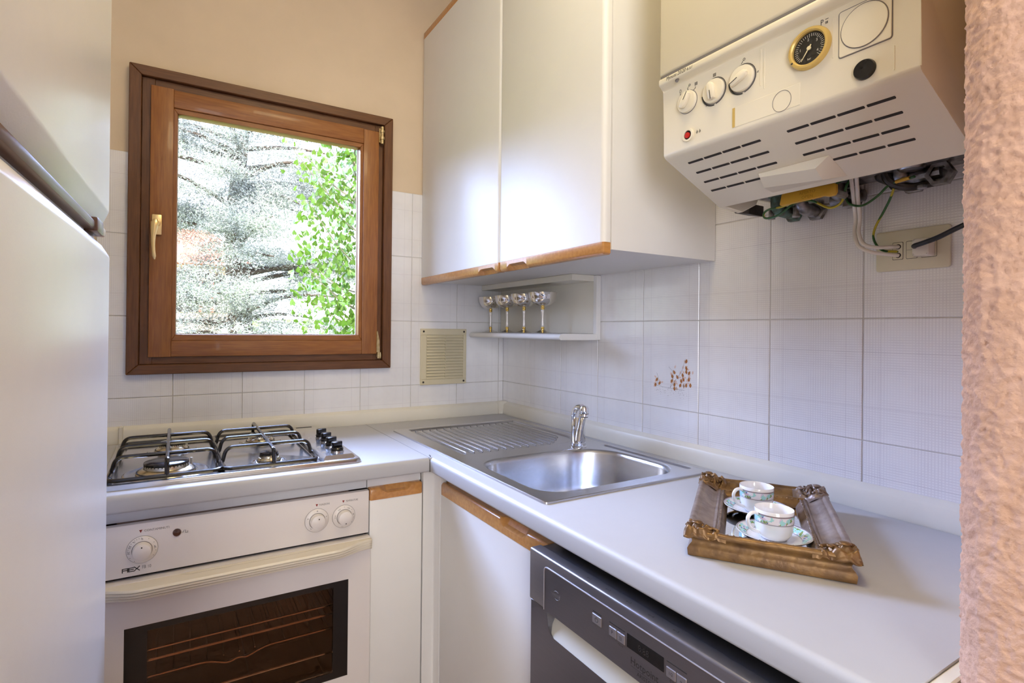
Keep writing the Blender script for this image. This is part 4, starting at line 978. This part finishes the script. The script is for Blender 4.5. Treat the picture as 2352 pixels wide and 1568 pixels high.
MB(T).prism([(-.0004, -.020), (.0004, -.020), (.0011, .0055), (-.0011, .0055)], .0034, .0038, M=Matrix.Rotation(-.62, 4, 'Z')).build('needle', M['needle'], ga)
MB(T).lathe([(.0030, .0022), (.0030, .0042), (0, .0044)], 14).build('needle_hub', M['needle'], ga)
MB(T).lathe([(.0017, .0078), (0, .0080)], 10, Matrix.Translation((-.0235, -.0155, 0))).build('dot', M['print'], ga)
MB(Fr).text('P', .0115, 1.5185, 1.7205, c+.0003, sx=.8).build('lettering', M['print'], hso)
icon(lambda m_: rad(m_, 1.5275, 1.7215, .6)); icon(lambda m_: m_.box(1.5255, 1.5300, 1.7262, 1.7270, c+.0001, c+.0003))
# clock blank, reset button, plug, relief lines
def outline(poly, r_, nm, m_='printg', parent=None, z=c+.0001): MB(Fr).tube([(a, b_, z) for a, b_ in poly], r_, 5, True).build(nm, M[m_], parent or hso)
blank = MB(Fr).prism(rrect(1.5455, 1.6120, 1.6595, 1.7252, .003, 3), c-.001, c+.0016, .0006, 1).build('clock_blank', M['boiler'], hso)
outline(rrect(1.5448, 1.6127, 1.6588, 1.7259, .0035, 3), .0007, 'gap_line', parent=blank)
MB(Fr).lathe([(.0298, 0), (.0294, .0014), (0, .0018)], 48, Matrix.Translation((1.5785, 1.6926, c+.0014))).build('disc', M['boiler'], blank)
MB(Fr).tube([(1.5785+.0303*math.cos(q), 1.6926+.0303*math.sin(q), c+.0017) for q in [2*PI*i/48 for i in range(48)]], .0006, 5, True).build('gap_line', M['printg'], blank)
MB(Fr).lathe([(.0140, 0), (.0140, .003), (.0128, .0055), (0, .0062)], 32, Matrix.Translation((1.5797, 1.6290, c))).build('plug', M['blackp'], hso)
rb = MB(Fr).lathe([(.0122, 0), (.0118, .003), (.0085, .003), (.0082, .001)], 28, Matrix.Translation((1.2788, 1.6305, c)), cap=False).build('reset_button', M['boiler'], hso)
MB(Fr).lathe([(.0085, .0008), (.0085, .0012), (0, .0012)], 24, Matrix.Translation((1.2788, 1.6305, c))).build('recess', M['blackp'], rb)
MB(Fr).lathe([(.0056, .0012), (.0054, .003), (0, .0036)], 20, Matrix.Translation((1.2780, 1.6302, c))).build('red_button', M['redbtn'], rb, label='red reset button')
for a in (1.2985, 1.3045): icon(lambda m_, a=a: m_.tube([(a+.0016*math.cos(q), 1.6300+.0018*math.sin(q), c+.0002) for q in [2*PI*i/8 for i in range(8)]]+[(a, 1.634, c+.0002)], .0004, 4, True))
MB(Fr).prism([(1.372, 1.6135), (1.489, 1.6125), (1.489, 1.6470), (1.372, 1.6480)], c-.0035, c+.0006, .0005, 1).build('label_plate', M['boiler'], hso)
MB(Fr).box(1.3722, 1.3770, 1.6140, 1.6475, c+.0006, c+.0010).build('recess_edge', M['goldr'], hso)
outline([(1.4600+.0152*math.cos(q), 1.6288+.0165*math.sin(q)) for q in [2*PI*i/36 for i in range(36)]], .0004, 'round_outline', z=c+.0008)
for a0, z0_, z1_ in ((1.4235, 1.667, 1.728), (1.4300, 1.660, 1.7275), (1.5365, 1.664, 1.7245), (1.6150, 1.6140, 1.6470)):
    MB(Fr).box(a0-.0006, a0+.0006, z0_, z1_, c-.0005, c+.0007, .0003, 1).build('relief_line', M['boiler'], hso)

# ------------------------------------------------------------------ pipework under the boiler (parts of the boiler)
def hexnut(mb, T, r_, h_): mb.lathe([(r_*.85, 0), (r_, .001), (r_, h_-.001), (r_*.85, h_)], 6, T)
def fitting(a, z, d, r_, mm, zt=1.565):
    p = MB(Fr); p.tube(arc_path([(a, zt, d), (a, z, d), (a, z-.002, .0)], r_*1.6, 5), r_, 12)
    hexnut(p, Matrix.Translation((a, z+r_*2.2, d)) @ Matrix.Rotation(-PI/2, 4, 'X'), r_*1.55, r_*1.3)
    hexnut(p, Matrix.Translation((a, z, .004)), r_*1.6, r_*1.0)
    p.build('pipe_fitting', M[mm], t)
fitting(1.262, 1.530, .075, .0125, 'verdigris'); fitting(1.312, 1.526, .07, .013, 'galv'); fitting(1.385, 1.540, .07, .014, 'galv'); fitting(1.462, 1.556, .07, .010, 'darkmetal'); fitting(1.492, 1.548, .065, .014, 'galv')
vb = MB(Fr); vb.tube([(1.365, 1.532, .05), (1.425, 1.532, .05)], .012, 12); hexnut(vb, Matrix.Translation((1.400, 1.526, .058)) @ Matrix.Rotation(PI/2, 4, 'X'), .011, .014); vb.build('valve', M['galv'], t)
for a, z in ((1.247, 1.5165), (1.302, 1.512)):
    bl_ = MB(Fr); bl_.tube([(a, z+.016, .07), (a, z-.002, .07)], .006, 10); hexnut(bl_, Matrix.Translation((a, z+.002, .07)) @ Matrix.Rotation(PI/2, 4, 'X'), .0085, .006); bl_.build('bolt', M['galv'], t)
vb = MB(Fr)
vb.lathe([(.021, 0), (.021, .022), (.018, .026)], 24, Matrix.Translation((1.517, 1.571, .085)) @ Matrix.Rotation(PI/2, 4, 'X') @ Matrix.Translation((0, 0, -.008)))
for z_ in (.004, .009, .014): vb.lathe([(.0222, z_), (.0222, z_+.002)], 24, Matrix.Translation((1.517, 1.571, .085)) @ Matrix.Rotation(PI/2, 4, 'X') @ Matrix.Translation((0, 0, -.008)))
vb.build('union', M['galv'], t)
vb = MB(Fr); vb.lathe([(.021, 0), (.021, .018), (.014, .018), (.014, .002), (0, .002)], 6, Matrix.Translation((1.552, 1.540, .055))); vb.tube([(1.50, 1.546, .055), (1.552, 1.546, .058)], .012, 10); vb.build('gas_valve', M['galv'], t)
vb = MB(Fr); hexnut(vb, Matrix.Translation((1.523, 1.528, .06)) @ Matrix.Rotation(PI/2, 4, 'X'), .008, .007); vb.build('bolt', M['galv'], t)
MB(Fr).tube(arc_path([(1.470, 1.57, .075), (1.474, 1.545, .07), (1.498, 1.530, .055), (1.535, 1.535, .04)], .02, 5), .009, 10).build('flexible_pipe', M['darkmetal'], t)
MB(Fr).prism([(1.165, 1.556), (1.203, 1.556), (1.203, 1.531), (1.165, 1.540)], .03, .085, .001, 1).build('bracket', M['darkmetal'], t)
Ty = Matrix.Translation((.020, -.0085, .028))
yt = MB(Fr @ Ty).prism([(1.296, 1.5295), (1.300, 1.549), (1.303, 1.5510), (1.402, 1.5500), (1.405, 1.547), (1.4055, 1.533), (1.402, 1.5275), (1.392, 1.5265), (1.380, 1.530), (1.372, 1.5310), (1.299, 1.5265)], .118, .126, .0015, 2).build('tap_handle', M['tagy'], t, label='flat yellow tap handle lettered APERTO OPEN')
M['tagd'] = mat('ochre_print', (0.52, 0.26, 0.02), 0.5)
MB(Fr @ Ty).text('APERTO', .0085, 1.352, 1.5405, .1262, 'CENTER').build('lettering', M['tagd'], yt); MB(Fr @ Ty).text('OPEN', .0085, 1.352, 1.5320, .1262, 'CENTER').build('lettering', M['tagd'], yt)
MB(Fr @ Ty).tube([(1.395, 1.535, .075), (1.395, 1.535, .120)], .007, 10).build('tap_spindle', M['galv'], t)
def wire(pts, r_, nm, mm, parent): return MB(Fr).tube(spline(pts, 7), r_, 8).build(nm, M[mm], parent)
wire([(1.330, 1.532, .112), (1.290, 1.528, .105), (1.252, 1.531, .09), (1.238, 1.524, .085), (1.244, 1.514, .085), (1.275, 1.515, .09), (1.318, 1.532, .10), (1.345, 1.532, .09), (1.375, 1.513, .08), (1.398, 1.520, .08), (1.412, 1.548, .09), (1.425, 1.565, .09)], .0024, 'earth_wire', 'wire', t)
wire([(1.384, 1.545, .10), (1.405, 1.556, .10), (1.430, 1.560, .10), (1.455, 1.566, .10)], .0022, 'earth_wire', 'wire', t)
wire([(1.398, 1.530, .065), (1.410, 1.514, .07), (1.432, 1.508, .07), (1.455, 1.522, .065), (1.478, 1.538, .07), (1.520, 1.541, .08)], .0022, 'earth_wire', 'wire', t)
MB(Fr).tube([(1.488, 1.540, .073), (1.512, 1.541, .079)], .0034, 8).build('wire_sleeve', M['tagy'], t)

# ------------------------------------------------------------------ wall socket with cables
t = thing('wall_socket', (0, -1.487, 1.383), 'ivory plastic socket plate on the tiles below the boiler', 'socket')
pl = MB(Fr).prism(rrect(1.4275, 1.5465, 1.3825, 1.4605, .004, 3), .0004, .008, .0015, 2).build('plate', M['socket'], t)
for a0, a1, nm in ((1.4567, 1.4735, 'cable_outlet'), (1.4795, 1.4965, 'switch'), (1.5035, 1.5265, 'outlet')):
    MB(Fr).prism(rrect(a0-.0006, a1+.0006, 1.4035, 1.4375, .0018, 3), .0075, .0083).build('gap_line', M['gap'], pl)
    m_ = MB(Fr).prism(rrect(a0, a1, 1.4042, 1.4368, .0015, 3), .0075, .0092, .0005, 1).build(nm, M['socket'], t)
    if nm == 'switch': MB(Fr).box(a0+.0005, a1-.0005, 1.4202, 1.4208, .0090, .0094).build('split_line', M['printg'], m_)
    if nm == 'cable_outlet':
        for z in (1.4285, 1.4120): MB(Fr).lathe([(.0050, .0092), (0, .0094)], 16, Matrix.Translation((1.4660, z, 0))).build('cable_hole', M['gap'], m_)
cw = MB(Fr).tube(spline([(1.446, 1.585, .125), (1.4380, 1.560, .108), (1.4250, 1.525, .075), (1.4145, 1.490, .045), (1.4130, 1.460, .045), (1.4240, 1.436, .048), (1.4430, 1.4275, .040), (1.4580, 1.4280, .024), (1.4660, 1.4285, .008)], 8), .0036, 10)
cw.build('power_cable', M['cablew'], label='white cable from the boiler to the upper hole of the socket plate', cat='cable')
cw = MB(Fr).tube(spline([(1.4360, 1.585, .125), (1.4280, 1.556, .106), (1.4160, 1.525, .072), (1.4060, 1.490, .043), (1.4045, 1.462, .043), (1.4140, 1.434, .048), (1.4330, 1.4200, .042), (1.4520, 1.4145, .026), (1.4660, 1.4120, .008)], 8), .0036, 10)
cw.build('power_cable', M['cablew'], label='white cable from the boiler to the lower hole of the socket plate', cat='cable')
MB(Fr).tube(spline([(1.478, 1.545, .05), (1.4640, 1.522, .035), (1.4470, 1.500, .022), (1.4290, 1.470, .016), (1.4290, 1.446, .020), (1.4440, 1.4240, .022), (1.4655, 1.4190, .008)], 8), .0022, 8).build('earth_wire', M['wire'], label='thin green and yellow wire behind the white cables', cat='wire')
t = thing('plug', (-.02, -1.513, 1.405), 'white plug with black cable in the right of the socket plate', 'plug')
MB(Fr).prism(rrect(1.4985, 1.5255, 1.4045, 1.4365, .004, 3), .0093, .036, .003, 2).build('plug_body', M['cablew'], t)
MB(Fr).tube(spline([(1.5030, 1.4220, .036), (1.5090, 1.4215, .050), (1.5240, 1.4235, .058), (1.5480, 1.4300, .062), (1.5800, 1.4450, .060), (1.62, 1.462, .05), (1.70, 1.48, .02)], 8), .0044, 10).build('plug_cable', M['cableb'], t)

# ================================================================== TRAY AND CUPS
uu = Vector((.566, -.824)); vv_ = Vector((.824, .566)); ang = math.atan2(uu.y, uu.x); TW, TL = .233, .362
tc_ = Vector((-.2995, -1.3800))
TT = Matrix.Translation((tc_.x, tc_.y, ZW)) @ Matrix.Rotation(ang, 4, 'Z')
t = thing('mirror_tray', (tc_.x, tc_.y, ZW), 'old gilt picture frame with mirror base used as a tray', 'tray', rotz=ang)
prof = [(.006, 0), (.004, .001), (.003, .012), (.0055, .0165), (.0095, .021), (.0095, .025), (.005, .032), (.001, .037), (.0, .041), (.0015, .0455), (.005, .0475), (.009, .0465), (.0115, .042), (.0135, .0415), (.017, .0405), (.024, .0330), (.031, .0275), (.0365, .0262), (.0385, .0285), (.041, .0285), (.0425, .0250), (.0445, .0250), (.0455, .0275), (.0475, .0275), (.0485, .0230), (.052, .0195), (.056, .0135), (.056, .008)]
prof = [(a_, z_ if z_ < .024 else .024+(z_-.024)*.72) for a_, z_ in prof]
hw, hl = TW/2, TL/2
def rail(side):
    m_ = MB(TT); n = 25
    def fn(i, j):
        s_, z = prof[i]; k = j/(n-1)*2-1
        w = (1 if abs(k) < 1 else 1)
        if side in ('f', 'b'):
            x = (hw-s_)*k; y = -(hl-s_) if side == 'f' else (hl-s_)
        else:
            y = (hl-s_)*k; x = -(hw-s_) if side == 'l' else (hw-s_)
        q = Vector((x*90, y*90, z*90)); return (x, y, z+(.0009*noise.noise(q*.6) if z > .03 else 0))
    m_.grid(fn, len(prof), n); o = m_.build('frame_rail', M['gilt'] if side in 'fb' else M['gilt2'], t, angle=45)
    bm = bmesh.new(); bm.from_mesh(o.data); bmesh.ops.recalc_face_normals(bm, faces=bm.faces)
    bm.to_mesh(o.data); bm.free()
    return o
rails = {s_: rail(s_) for s_ in 'fblr'}
for s_ in 'fblr':            # beaded sight edge
    bd_ = MB(TT); n = 34 if s_ in 'lr' else 15
    for i in range(n):
        k = (i+.5)/n*2-1; s0 = .0465
        x, y = ((hw-s0)*k, -(hl-s0) if s_ == 'f' else hl-s0) if s_ in 'fb' else (-(hw-s0) if s_ == 'l' else hw-s0, (hl-s0)*k)
        bd_.lathe([(.0024, 0), (.0019, .0016), (0, .0023)], 6, Matrix.Translation((x, y, .0256)))
    bd_.build('bead_row', M['gilt'] if s_ in 'fb' else M['gilt2'], rails[s_], kind='stuff')
MB(TT).box(-hw+.05, hw-.05, -hl+.05, hl-.05, .006, .0105).build('mirror_plate', M['mirror'], t, angle=0)
def ornament(sx_, sy_, seed):
    m_ = MB(TT @ Matrix.Translation((sx_*hw, sy_*hl, 0)) @ Matrix.Diagonal((-sx_, -sy_, 1, 1)))
    rnd = random.Random(seed); N_ = 44; E_ = .060
    def sm(x): x = max(0, min(1, x)); return x*x*(3-2*x)
    def hgt(x, y):
        q = Vector((x*95+seed*3, y*95, seed)); n1 = noise.noise(q); n2 = noise.noise(q*2.3+Vector((5, 5, 5)))
        rail_z = .0410-.0190*sm((min(x, y)-.012)/.040)
        d = math.hypot(x-.016, y-.016)
        z = rail_z+.0065*math.exp(-(d/.016)**2)+.0040*math.sin(d*420+1)*math.exp(-(d/.045)**2)+.0042*n1+.0026*n2
        fade = sm((max(x, y)-.040)/.020)                       # run out along both rails
        z = z*(1-fade)+(rail_z-.004)*fade
        z -= .006*sm((min(x, y)-.034)/.01)
        return z
    def fn(i, j):
        x = -.0008+E_*i/(N_-1); y = -.0008+E_*j/(N_-1); z = hgt(x, y)
        if min(x, y) < .0015: z -= .005*(1-min(x, y)/.0015)
        return (x, y, max(z, .010))
    m_.grid(fn, N_, N_)
    def skirt(i, j, flip):
        k = fn(i, 0) if not flip else fn(0, i); x = k[0] if not flip else k[1]; bot = .029+.007*sm((x-.030)/.028)-.0015*math.sin(x*330)
        z = k[2]+(bot-k[2])*j/4; o_ = -.0008-.0022*math.sin(PI*j/4)*(1-sm((x-.035)/.02))+(.0025 if j == 4 else 0)+.0045*sm((x-.042)/.016)
        return (x, o_, z) if not flip else (o_, x, z)
    m_.grid(lambda i, j: skirt(i, j, False), N_, 5); m_.grid(lambda i, j: skirt(i, j, True), N_, 5)
    for (cx, cy, sg) in ((.037, .014, 1), (.014, .037, -1)):
        m_.tube([(cx+(.0105-.0008*k)*math.cos(sg*k*.55), cy+(.0105-.0008*k)*math.sin(sg*k*.55)*.8, hgt(cx, cy)+.0005+.0004*k) for k in range(13)], [.0028-.00012*k for k in range(13)], 8)
    m_.lathe([(.0085, 0), (.0078, .0016), (.0052, .0030), (0, .0036)], 16, Matrix.Translation((.017, .017, hgt(.017, .017)-.0012)))
    for k in range(7):
        q = -.3+2.2*k/6; m_.tube([(.017+r_*math.cos(q+.2*w_), .017+r_*math.sin(q+.2*w_), hgt(.017+r_*math.cos(q), .017+r_*math.sin(q))-.0004) for w_, r_ in enumerate((.009, .014, .019, .024))], [.0030, .0034, .0028, .0010], 8)
    o = m_.build('corner_ornament', M['gilt'] if sy_ < 0 or sx_ < 0 else M['gilt2'], t, angle=0)
    o.data.polygons.foreach_set('use_smooth', [True]*len(o.data.polygons))
    bm = bmesh.new(); bm.from_mesh(o.data); bmesh.ops.recalc_face_normals(bm, faces=bm.faces); bm.to_mesh(o.data); bm.free()
for i, (sx_, sy_) in enumerate(((-1, -1), (1, -1), (-1, 1), (1, 1))): ornament(sx_, sy_, i+1)

def cup_and_saucer(x, y, z, lc, ls):
    T = Matrix.Translation((x, y, z))
    s_ = thing('saucer', (x, y, z), ls, 'saucer', 'saucers on the tray')
    R = .0565
    sa = MB().lathe([(.028, 0), (.030, .0015), (.040, .0045), (.052, .0105), (R, .0140), (R+.0006, .0148), (R, .0154), (.052, .0124), (.0405, .0066), (.031, .0042), (.022, .0036), (0, .0034)], 56, T).build('dish', M['porc'], s_, angle=60)
    MB().lathe([(.0535, .0134), (.0415, .0073)], 56, T @ Matrix.Translation((0, 0, .00025)), cap=False).build('floral_band', M['floral'], s_, angle=60)
    for r_, zz in ((.0552, .0149), (.0412, .0070)): MB().lathe([(r_+.0009, zz+.0008), (r_-.0006, zz)], 56, T, cap=False).build('rim_line', M['lilac'], s_, angle=60)
    zc = z+.0038; T = Matrix.Translation((x, y, zc))
    cu = thing('cup', (x, y, zc), lc, 'cup', 'cups on the tray')
    MB().lathe([(.0165, .0008), (.0175, 0), (.019, .0006), (.0195, .002), (.0225, .0045), (.0265, .0105), (.0287, .020), (.0295, .034), (.0298, .0485), (.0294, .0495), (.0284, .0485), (.0280, .034), (.0270, .020), (.0245, .0110), (.018, .0055), (0, .0045)], 48, T).build('body', M['porc'], cu, angle=60)
    MB().lathe([(.02945, .0300), (.02985, .0415)], 48, T @ Matrix.Translation((0, 0, .0002)), cap=False).build('floral_band', M['floral'], cu, angle=60)
    for z0_, z1_ in ((.0288, .0300), (.0418, .0440)): MB().lathe([(.0298, z0_), (.0300, z1_)], 48, T, cap=False).build('rim_line', M['lilac'], cu, angle=60)
    MB().lathe([(.0192, .0004), (.0198, .0014)], 40, T, cap=False).build('foot_line', M['lilac'], cu)
    hd_ = Vector((-.863, .505, 0)); hd_.rotate(Matrix.Rotation(.12, 3, 'Z'))
    base_ = Vector((x, y, zc))
    pts = [base_+hd_*r_+Vector((0, 0, zz)) for r_, zz in ((.0270, .0405), (.0330, .0435), (.0415, .0420), (.0465, .0340), (.0445, .0235), (.0375, .0160), (.0255, .0105))]
    sp2 = spline(pts, 5); MB().tube(sp2, [.0030]*len(sp2), 10).build('handle', M['porc'], cu, angle=60)
zb = ZW+.0108
for (lu, lvv, lc, ls) in ((.013, -.078, 'white cup with turquoise floral band nearest the front of the tray', 'white saucer with floral rim under the front cup'), (-.010, .057, 'white cup with turquoise floral band further back on the tray', 'white saucer with floral rim under the rear cup')):
    p = tc_+uu*lu+vv_*lvv; cup_and_saucer(p.x, p.y, zb, lc, ls)

# ================================================================== FRIDGE
th = math.radians(1.6); fo = (-1.314, -.850, 0)
FF = frame((math.sin(th), math.cos(th), 0), (0, 0, 1), (math.cos(th), -math.sin(th), 0), fo)
t = thing('fridge', (-1.6, -1.15, 0), 'tall white fridge-freezer with brown handle trim at the left', 'fridge')
MB(FF).box(-.60, -.004, .03, 1.86, -.60, -.055, .004, 1).build('body', M['fridge'], t)
def door_poly(z0, z1, ch0, ch1): 
    # section in (c, z): chamfered towards the handle gap
    return [(-.052, z0), (-.013 if ch0 else 0, z0), (0, z0+ch0), (0, z1-ch1), (-.013 if ch1 else 0, z1), (-.052, z1)]
FS = FF @ frame((0, 0, 1), (0, 1, 0), (-1, 0, 0))         # a = out, b = z, extruded along -a
up_ = MB(FS).prism(door_poly(1.4205, 1.86, .030, 0), .008, .60, .003, 2).build('freezer_door', M['fridge'], t)
dn_ = MB(FS).prism(door_poly(.08, 1.3985, 0, .0215), -.004, .60, .003, 2).build('fridge_door', M['fridge'], t)
hb = MB(FF); hb.box(-.60, -.075, 1.4065, 1.4205, -.030, -.006, .003, 2); hb.build('handle_trim', M['fridgeb'], up_)
MB(FF).box(-.105, -.048, 1.4035, 1.4265, -.026, -.002, .004, 2).build('handle_end', M['fridgeb'], up_)
MB(FF).box(-.048, -.010, 1.4075, 1.4225, -.024, -.004, .004, 2).build('handle_tip', M['fridgeb2'], up_)
MB(FF).box(-.60, -.012, 1.3985, 1.4065, -.050, -.020).build('gasket', M['white'], t)

# ================================================================== OUTSIDE
random.seed(21)
gd = MB(); nx_, ny_ = 30, 24
def gz(x, y): return -.9+max(0, y-4)*.092-max(0, y-26)*.06+.12*noise.noise(Vector((x*.25, y*.25, 0)))
gd.grid(lambda i, j: (-30+2.2*i, .30+j*j*.115, gz(-30+2.2*i, .30+j*j*.115)), nx_, ny_)
gd.build('lawn', M['lawn'], kind='stuff', label='sloping sunlit lawn seen beyond the window', cat='lawn', angle=80)

def cedar():
    t = thing('cedar_tree', (-.1, 9.4, gz(-.1, 9.4)), 'large pale silvery cedar filling the window view', 'tree')
    MB().tube(spline([(-.1, 9.4, -.6), (-.18, 9.4, 1.6), (-.30, 9.35, 3.2), (-.2, 9.4, 4.4), (-.1, 9.4, 5.2)], 6), [.26-.008*i for i in range(25)], 10).build('trunk', M['bark'], t)
    rnd = random.Random(5); fol = MB(); pads = []
    for k in range(60):
        z = .25+4.9*(k+rnd.random())/60; q = rnd.uniform(PI*.85, PI*2.15) if rnd.random() < .75 else rnd.uniform(0, 2*PI)
        L = rnd.uniform(1.3, 3.4)*(1-.05*z); d_ = Vector((math.cos(q), math.sin(q), 0)); root = Vector((-.2, 9.4, z-.1))
        tip = root+d_*L+Vector((0, 0, rnd.uniform(-.15, .35))); mid = root.lerp(tip, .5)+Vector((0, 0, rnd.uniform(.0, .25)))
        pth = spline([root, mid, tip], 6)
        MB().tube(pth, [.055-.045*i/(len(pth)-1) for i in range(len(pth))], 6).build('branch', M['bark'], t)
        for i in range(int(8*L)):
            f_ = rnd.uniform(.22, 1.05); p = root.lerp(tip, f_)+Vector((0, 0, .06+.25*f_*(1-f_)))
            sd = Vector((-d_.y, d_.x, 0))*rnd.gauss(0, .30*L*.5)
            pads.append((p+sd+Vector((0, 0, rnd.gauss(0, .15))), rnd.uniform(.22, .46)))
    vs_, fs = [], []
    for p, r_ in pads:
        for _ in range(int(520*r_)):
            q = rnd.uniform(0, 2*PI); rr = r_*math.sqrt(rnd.random())
            c_ = p+Vector((rr*math.cos(q), rr*math.sin(q), rnd.gauss(0, .06)-.15*rr*rr))
            for _k in range(2):
                dv = Vector((rnd.gauss(0, 1), rnd.gauss(0, 1), rnd.gauss(.5, .7))).normalized()*rnd.uniform(.030, .062)
                sv = dv.orthogonal().normalized(); sv.rotate(Matrix.Rotation(rnd.uniform(0, PI), 3, dv)); sv *= .0062
                n = len(vs_); vs_ += [c_-sv, c_+sv, c_+dv]; fs.append((n, n+1, n+2))
    fol.add(vs_, fs); fol.build('foliage', M['needles'], t, angle=0, kind='stuff')
cedar()

def leafy():
    bx_, by_ = .62, 3.35
    t = thing('leafy_tree', (bx_, by_, gz(bx_, by_)), 'bright green broad-leaved young tree at the right of the window', 'tree')
    rnd = random.Random(11); tips = []
    MB().tube(spline([(bx_, by_, -1), (bx_-.05, by_, .6), (bx_-.16, by_-.02, 1.5), (bx_-.30, by_, 2.5), (bx_-.34, by_, 3.8)], 6), [.032-.0011*i for i in range(25)], 8).build('trunk', M['twig'], t)
    for k in range(34):
        z = .35+3.2*k/34+rnd.uniform(0, .1); q = rnd.uniform(0, 2*PI); L = rnd.uniform(.35, .85)*(1.15-abs(z-2.0)*.22)
        root = Vector((bx_-.05-.11*max(0, z-.5), by_, z)); tip = root+Vector((math.cos(q)*L, math.sin(q)*L*.7, rnd.uniform(.25, .6)))
        mid = root.lerp(tip, .5)+Vector((0, 0, -.05)); pth = spline([root, mid, tip], 5)
        MB().tube(pth, [.010-.0075*i/(len(pth)-1) for i in range(len(pth))], 5).build('branch', M['twig'], t)
        for i in range(30):
            f_ = rnd.uniform(.15, 1.05); p = root.lerp(mid, f_*2) if f_ < .5 else mid.lerp(tip, (f_-.5)*2)
            tips.append(p+Vector((rnd.gauss(0, .10), rnd.gauss(0, .10), rnd.gauss(0, .10))))
    for k in range(2900):       # leaves of the outer crown
        q = rnd.uniform(0, 2*PI); w_ = rnd.uniform(-1, 1); r_ = rnd.random()**.4
        tips.append(Vector((bx_-.08+math.cos(q)*math.sqrt(1-w_*w_)*r_*.85, by_+math.sin(q)*math.sqrt(1-w_*w_)*r_*.6, 1.9+w_*r_*1.75)))
    base = [(0, -.02, 0), (.016, -.028, .002), (.027, -.008, .004), (.021, .004, .003), (.010, .020, 0), (0, .033, -.003), (-.010, .020, 0), (-.021, .004, .003), (-.027, -.008, .004), (-.016, -.028, .002)]
    lf = [(0, 1, 2), (0, 2, 3), (0, 3, 4), (0, 4, 5), (0, 5, 6), (0, 6, 7), (0, 7, 8), (0, 8, 9)]
    me = setup_mesh('leaf', base, lf, M['leaf'], 0)
    Ms = []
    for p in tips:
        s_ = rnd.uniform(.72, 1.25)
        Ms.append(Matrix.Translation(p) @ Matrix.Rotation(rnd.uniform(0, 2*PI), 4, 'Z') @ Matrix.Rotation(rnd.gauss(1.2, .5), 4, 'X') @ Matrix.Rotation(rnd.gauss(0, .4), 4, 'Y') @ Matrix.Diagonal((s_, s_, s_, 1)))
    def seen(m_):
        d_ = m_.translation-CAM; w_ = d_.y/1.96; x = CAM.x+d_.x*(1.96/d_.y); z = CAM.z+d_.z*(1.96/d_.y)
        return -1.21 < x < -.64 and 1.24 < z < 1.92
    vis = sorted([m_ for m_ in Ms if seen(m_)], key=lambda m_: (m_.translation-CAM).length)[:290]
    ids = {id(m_) for m_ in vis}
    for m_ in vis:
        o = bpy.data.objects.new('leaf', me); C.objects.link(o); o.parent = t; o.matrix_local = WM[t.name].inverted() @ m_
    rest = MB()
    for m_ in Ms:
        if id(m_) not in ids: rest.add(base, lf, m_)
    rest.build('foliage', M['leaf'], t, angle=0, kind='stuff')
leafy()

# house behind the cedar
hy = 24.0; hz = gz(-3, hy)-.3
t = thing('house', (-3.2, hy+3, hz), 'pale pink house with a red tiled roof behind the cedar', 'house')
MB().box(-8, 1.5, hy, hy+6, hz, 3.95).build('wall', M['hwall'], t)
rf = MB(); rf.add([(-8.5, hy-.6, 3.9), (2.0, hy-.6, 3.9), (2.0, hy+6.6, 3.9), (-8.5, hy+6.6, 3.9), (-6.5, hy+3, 5.9), (0, hy+3, 5.9)], [(0, 1, 5, 4), (1, 2, 5), (2, 3, 4, 5), (3, 0, 4), (3, 2, 1, 0)]); rf.build('roof', M['hroof'], t, angle=20)
for x in (-5.6, -3.2, -.9, .6):
    w_ = MB().box(x-.45, x+.45, hy-.05, hy+.05, 1.9, 3.2).build('window', M['gap'], t)
    for s_ in (-1, 1): MB().box(x+s_*.68-.22, x+s_*.68+.22, hy-.09, hy-.01, 1.9, 3.2).build('shutter', M['hshut'], w_)
for x, lb in ((1.55, 'white gate post in the garden, left of two'), (2.05, 'white gate post in the garden, right of two')):
    y = 19.5; p = thing('gate_post', (x, y, gz(x, y)), lb, 'post'); MB().box(x-.14, x+.14, y-.14, y+.14, gz(x, y)-.3, 1.45).build('shaft', M['white'], p); MB().prism([(x-.19, y-.19), (x+.19, y-.19), (x+.19, y+.19), (x-.19, y+.19)], 1.45, 1.55, .02, 1).build('cap', M['white'], p)
